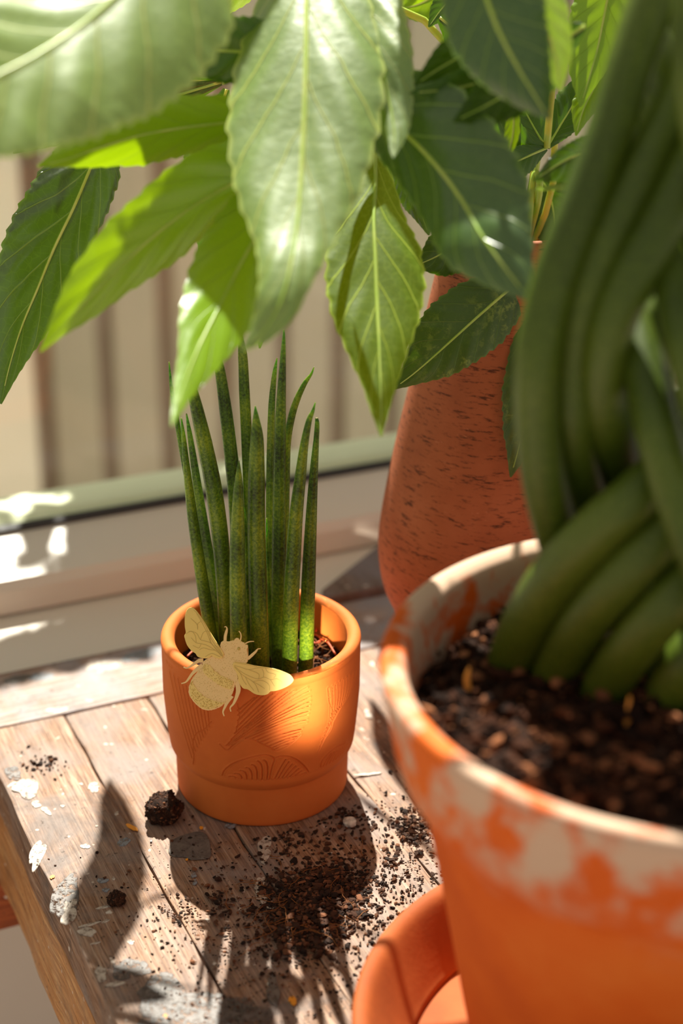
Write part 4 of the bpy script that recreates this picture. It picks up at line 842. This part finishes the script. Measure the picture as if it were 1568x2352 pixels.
# leaf G: blue-green lobes top right, near
hG = at(1120, -200, 0.66); leaf('G', hG)
lobe('G', [(1090, -120), (1110, -30), (1140, 60), (1180, 140), (1225, 215), (1262, 275)], [30, 105, 120, 96, 52, 2], [30, 130, 120, 92, 48, 2], [0.66, 0.665, 0.67], M_LEAFT, roll=-0.1, fold=0.1)
lobe('G', [(1180, -140), (1220, -40), (1250, 50), (1275, 130), (1288, 210)], [20, 80, 76, 50, 2], [20, 64, 60, 40, 2], [0.68, 0.69], M_LEAFP, roll=0.1)
lobe('G', [(1340, 60), (1270, 110), (1200, 190), (1120, 240), (1040, 280)], [10, 60, 76, 60, 2], [10, 60, 66, 50, 2], [0.73, 0.715, 0.71], M_LEAFD, roll=0.2)
petiole('G', [hG, hG + Vector((0.0, 0.06, 0.04)), hG + Vector((-0.01, 0.16, 0.02)), TOPV + Vector((0.0, 0, .06)), TOPV - Vector((0, 0, .03))])
# leaf H: bright lobe by the plait, and the folded dark lobes beside it
hH = at(1420, -120, 0.82); leaf('H', hH)
lobe('H', [(1420, -110), (1400, -30), (1386, 40), (1372, 110), (1352, 180), (1332, 246)], [12, 70, 78, 66, 48, 2], [12, 64, 66, 46, 24, 2], [0.83, 0.82], M_LEAF, flip=True, roll=0.1, nt=14)
lobe('H', [(1400, 120), (1370, 190), (1340, 250), (1322, 312)], [10, 36, 30, 2], [10, 36, 26, 2], [0.84, 0.83], M_LEAF, flip=True, nt=10)
petiole('H', [hH, hH + Vector((-0.02, 0.03, 0.02)), hH + Vector((-0.05, 0.08, 0.0)), TOPV + Vector((0.02, 0, .05)), TOPV - Vector((0, 0, .03))])
hI = at(1230, 120, 0.74); leaf('I', hI)
lobe('I', [(1230, 120), (1160, 110), (1090, 116), (1020, 150), (950, 196)], [10, 46, 62, 46, 2], [10, 50, 52, 30, 2], [0.74, 0.73], M_LEAFD, roll=0.3, fold=0.3)
lobe('I', [(1240, 160), (1170, 170), (1100, 190), (1030, 205), (940, 214)], [10, 56, 52, 34, 2], [10, 50, 46, 30, 2], [0.74, 0.73], M_LEAFD, roll=0.2, flip=True)
lobe('I', [(1250, 180), (1180, 216), (1110, 236), (1050, 262)], [10, 40, 40, 2], [10, 50, 50, 2], [0.74, 0.72], M_LEAFG, roll=0.3)
lobe('I', [(1400, 330), (1350, 345), (1290, 372), (1225, 415)], [10, 36, 30, 2], [10, 70, 56, 2], [0.77, 0.76], M_LEAFG, roll=0.1)
lobe('I', [(1360, 410), (1310, 428), (1270, 432), (1218, 436)], [4, 8, 8, 2], [4, 7, 6, 2], [0.765, 0.76], M_LEAFP, roll=0.1)
petiole('I', [hI, hI + Vector((-0.0, 0.05, 0.02)), TOPV + Vector((0.01, 0, .04)), TOPV - Vector((0, 0, .03))])
# leaf J: yellow lobe and dark tip at the top
hJ = at(980, -120, 0.90); leaf('J', hJ)
lobe('J', [(1060, -60), (1010, -20), (960, 10), (900, 22)], [10, 48, 50, 2], [10, 46, 44, 2], [0.93, 0.93], M_LEAF, flip=True)
lobe('J', [(1060, -40), (1035, -4), (1008, 28), (984, 62)], [10, 34, 24, 2], [10, 36, 24, 2], [0.89, 0.885], M_LEAFS, teeth=0.12, nt=9)
lobe('J', [(900, 380), (935, 420), (960, 470), (985, 540)], [10, 40, 32, 2], [10, 44, 36, 2], [0.90, 0.90], M_LEAFG)
lobe('J', [(1010, 40), (1060, 90), (1070, 170), (1040, 250)], [10, 50, 40, 2], [10, 50, 40, 2], [0.87, 0.87], M_LEAFD)
petiole('J', [hJ, hJ + Vector((0.01, 0.02, 0.0)), TOPV + Vector((-0.005, 0, .05)), TOPV - Vector((0, 0, .03))])
# upper tier added out of view, shaped to shade the leaves below
hK = at(760, 330, 0.76) + SUN * 0.27; leaf('K', hK)
for P, w_, D, ro in (([(690, 320), (620, 370), (550, 410), (460, 462), (370, 530), (310, 580)], [20, 60, 90, 110, 120, 125, 125, 120], [0.785, 0.737], 0.6),
                 ([(700, 340), (640, 450), (600, 520), (545, 620), (505, 700), (480, 770)], [20, 90, 104, 110, 100, 8], [0.785, 0.71], -0.1),
                 ([(740, 130), (600, 120), (460, 120), (320, 130)], [20, 84, 84, 70, 4], [0.765, 0.75], 0.3),
                 ([(850, 300), (900, 400), (950, 470), (1000, 540)], [20, 80, 84, 60, 4], [0.82, 0.785], 0.15),
                 ([(960, 240), (1040, 340), (1130, 500), (1240, 710)], [20, 90, 150, 130, 20], [0.76, 0.67], 0.1)):
    lobe('K', P, w_, w_, D, M_LEAF, shift=0.27, roll=ro)
lobe('K', [(690, 262), (600, 272), (520, 281), (420, 294), (320, 312), (220, 342), (150, 366), (86, 382)], [40, 80, 80, 90, 90, 80, 60, 20], [20, 60, 70, 70, 8, 6, 24, 20], [0.775, 0.755, 0.735], M_LEAF, shift=0.27, roll=0.45)
lobe('K', [(1090, -120), (1110, -30), (1140, 60), (1180, 140), (1225, 215), (1262, 290)], [30, 120, 130, 110, 70, 10], [30, 140, 130, 110, 70, 10], [0.66, 0.665, 0.67], M_LEAF, shift=0.27, roll=-0.1)
petiole('K', [hK, hK + Vector((0.05, 0.05, 0.01)), VC + Vector((0.04, 0.05, 0.50)), TOPV + Vector((0, 0.005, .1)), TOPV - Vector((0, 0, .03))])
hM = at(1180, 640, 0.90) + SUN * 0.34; leaf('M', hM)  # unseen leaf added to shade the lobes before the vase
for P, w_, D in (([(1220, 620), (1100, 720), (980, 830), (880, 900)], [30, 120, 120, 80, 4], [0.90, 0.88]), ([(1240, 560), (1120, 560), (1000, 570), (940, 600)], [30, 90, 90, 60, 4], [0.91, 0.9]),
                 ([(1240, 700), (1220, 850), (1200, 1000), (1170, 1110)], [30, 90, 80, 50, 4], [0.91, 0.9])):
    lobe('M', P, w_, w_, D, M_LEAF, shift=0.34)
petiole('M', [hM, hM + Vector((0.02, -0.02, -0.1)), TOPV + Vector((0.01, 0, .08)), TOPV - Vector((0, 0, .03))])

hN = onz(250, 2120) + SUN * 0.57; leaf('N', hN)  # leaf added out of view, lobes laid to cast shade on the bench
for P, w_ in (([(235, 2230), (235, 2100), (262, 2000), (275, 1920), (262, 1850), (250, 1782)], [20, 90, 88, 62, 46, 34, 2]),
              ([(170, 2200), (290, 2235), (400, 2262), (520, 2280), (640, 2300)], [20, 90, 80, 50, 30, 2]),
              ([(180, 2290), (330, 2350), (470, 2380), (600, 2420)], [20, 80, 90, 70, 26, 2]),
              ([(1010, 1965), (930, 1905), (865, 1862), (800, 1805)], [20, 26, 24, 2]), ([(1030, 1965), (940, 1960), (840, 1952)], [16, 24, 20, 2]),
              ([(1040, 2070), (950, 2062), (850, 2052)], [16, 26, 24, 2]), ([(960, 1840), (920, 1760), (890, 1690), (850, 1600)], [20, 44, 40, 2])):
    dd = [(onz(*p) - CAM).dot(VF) for p in P]
    lobe('N', P, w_, w_, dd, M_LEAF, shift=0.57, fold=0.05, camber=0.03)
petiole('N', [hN, hN + Vector((0.06, 0.06, 0.04)), VC + Vector((0.03, 0.06, 0.48)), TOPV + Vector((0, 0.008, .1)), TOPV - Vector((0, 0, .03))], 0.0014)

# ------------------------------------------------------------------ tree added out of view, its crown shaped to shade the sill
tree = empty('added_shade_tree', tt(2.3, 2.1, -1.0)); tag(tree, 'leafy tree added outside, out of view, to shade the window sill', 'tree')
def tl(p): return localise([p], tree)[0]
TB = [tt(2.3, 2.1, -1.0), tt(2.25, 2.08, -0.1), tt(2.1, 2.0, 0.8), tt(1.7, 1.8, 1.15)]
V, F = tube_geo([tl(p) for p in catmull(TB, 30)], list(np.linspace(0.06, 0.025, 30)), 14); mesh('trunk', V, F, M_DARKW, tree)
tr_ = random.Random(11); ends = []
for k in range(9):
    s_ = 0.25 + 0.12 * k; t_ = 0.94 + 0.06 * (k % 4); e = tt(s_, t_, 0.0) + SUN * tr_.uniform(0.72, 1.0); ends.append(e)
    V, F = tube_geo([tl(p) for p in catmull([TB[3] - Vector((0, 0, .02)), (TB[3] + e) / 2 + Vector((0, 0, 0.07)), e], 16)], list(np.linspace(0.012, 0.003, 16)), 8); mesh('branch', V, F, M_DARKW, tree)
V, F = [], []
def tleaf(c, L):
    a = Vector((tr_.gauss(0, 1), tr_.gauss(0, 1), tr_.gauss(0, .6))).normalized(); b = a.cross(SUN + Vector((tr_.gauss(0, .5), tr_.gauss(0, .5), tr_.gauss(0, .5)))).normalized(); nn = a.cross(b)
    k0 = len(V)
    for u_, wd in ((0, 0), (.2, .2), (.45, .3), (.75, .2), (1, 0)):
        for sg_ in (-1, 0, 1): V.append(tl(c + a * (L * (u_ - .5)) + b * (L * wd * sg_) + nn * (0.05 * L * abs(sg_))))
    for i in range(4):
        for j in range(2): q = k0 + i * 3 + j; F.append((q, q + 1, q + 4, q + 3))
for k in range(3900):
    s_ = tr_.uniform(0.12, 1.6); t_ = tr_.uniform(0.93, 1.14)
    if t_ > 0.985 and (s_ < 0.205 or (s_ < 0.275 and tr_.random() < 0.8)): continue
    if s_ < 0.32 and t_ > 0.995 and tr_.random() < 0.4: continue
    tleaf(tt(s_, t_, 0.02) + SUN * tr_.uniform(0.70, 1.05), tr_.uniform(0.03, 0.055))
for k in range(500):
    s_ = tr_.uniform(0.42, 1.2); t_ = tr_.uniform(0.86, 0.94)
    tleaf(tt(s_, t_, 0.0) + SUN * tr_.uniform(0.72, 0.95), tr_.uniform(0.03, 0.055))
o = mesh('foliage', V, F, M_LEAFD, tree, True, None, [(0.5, 0.3)] * len(V)); o['kind'] = 'stuff'
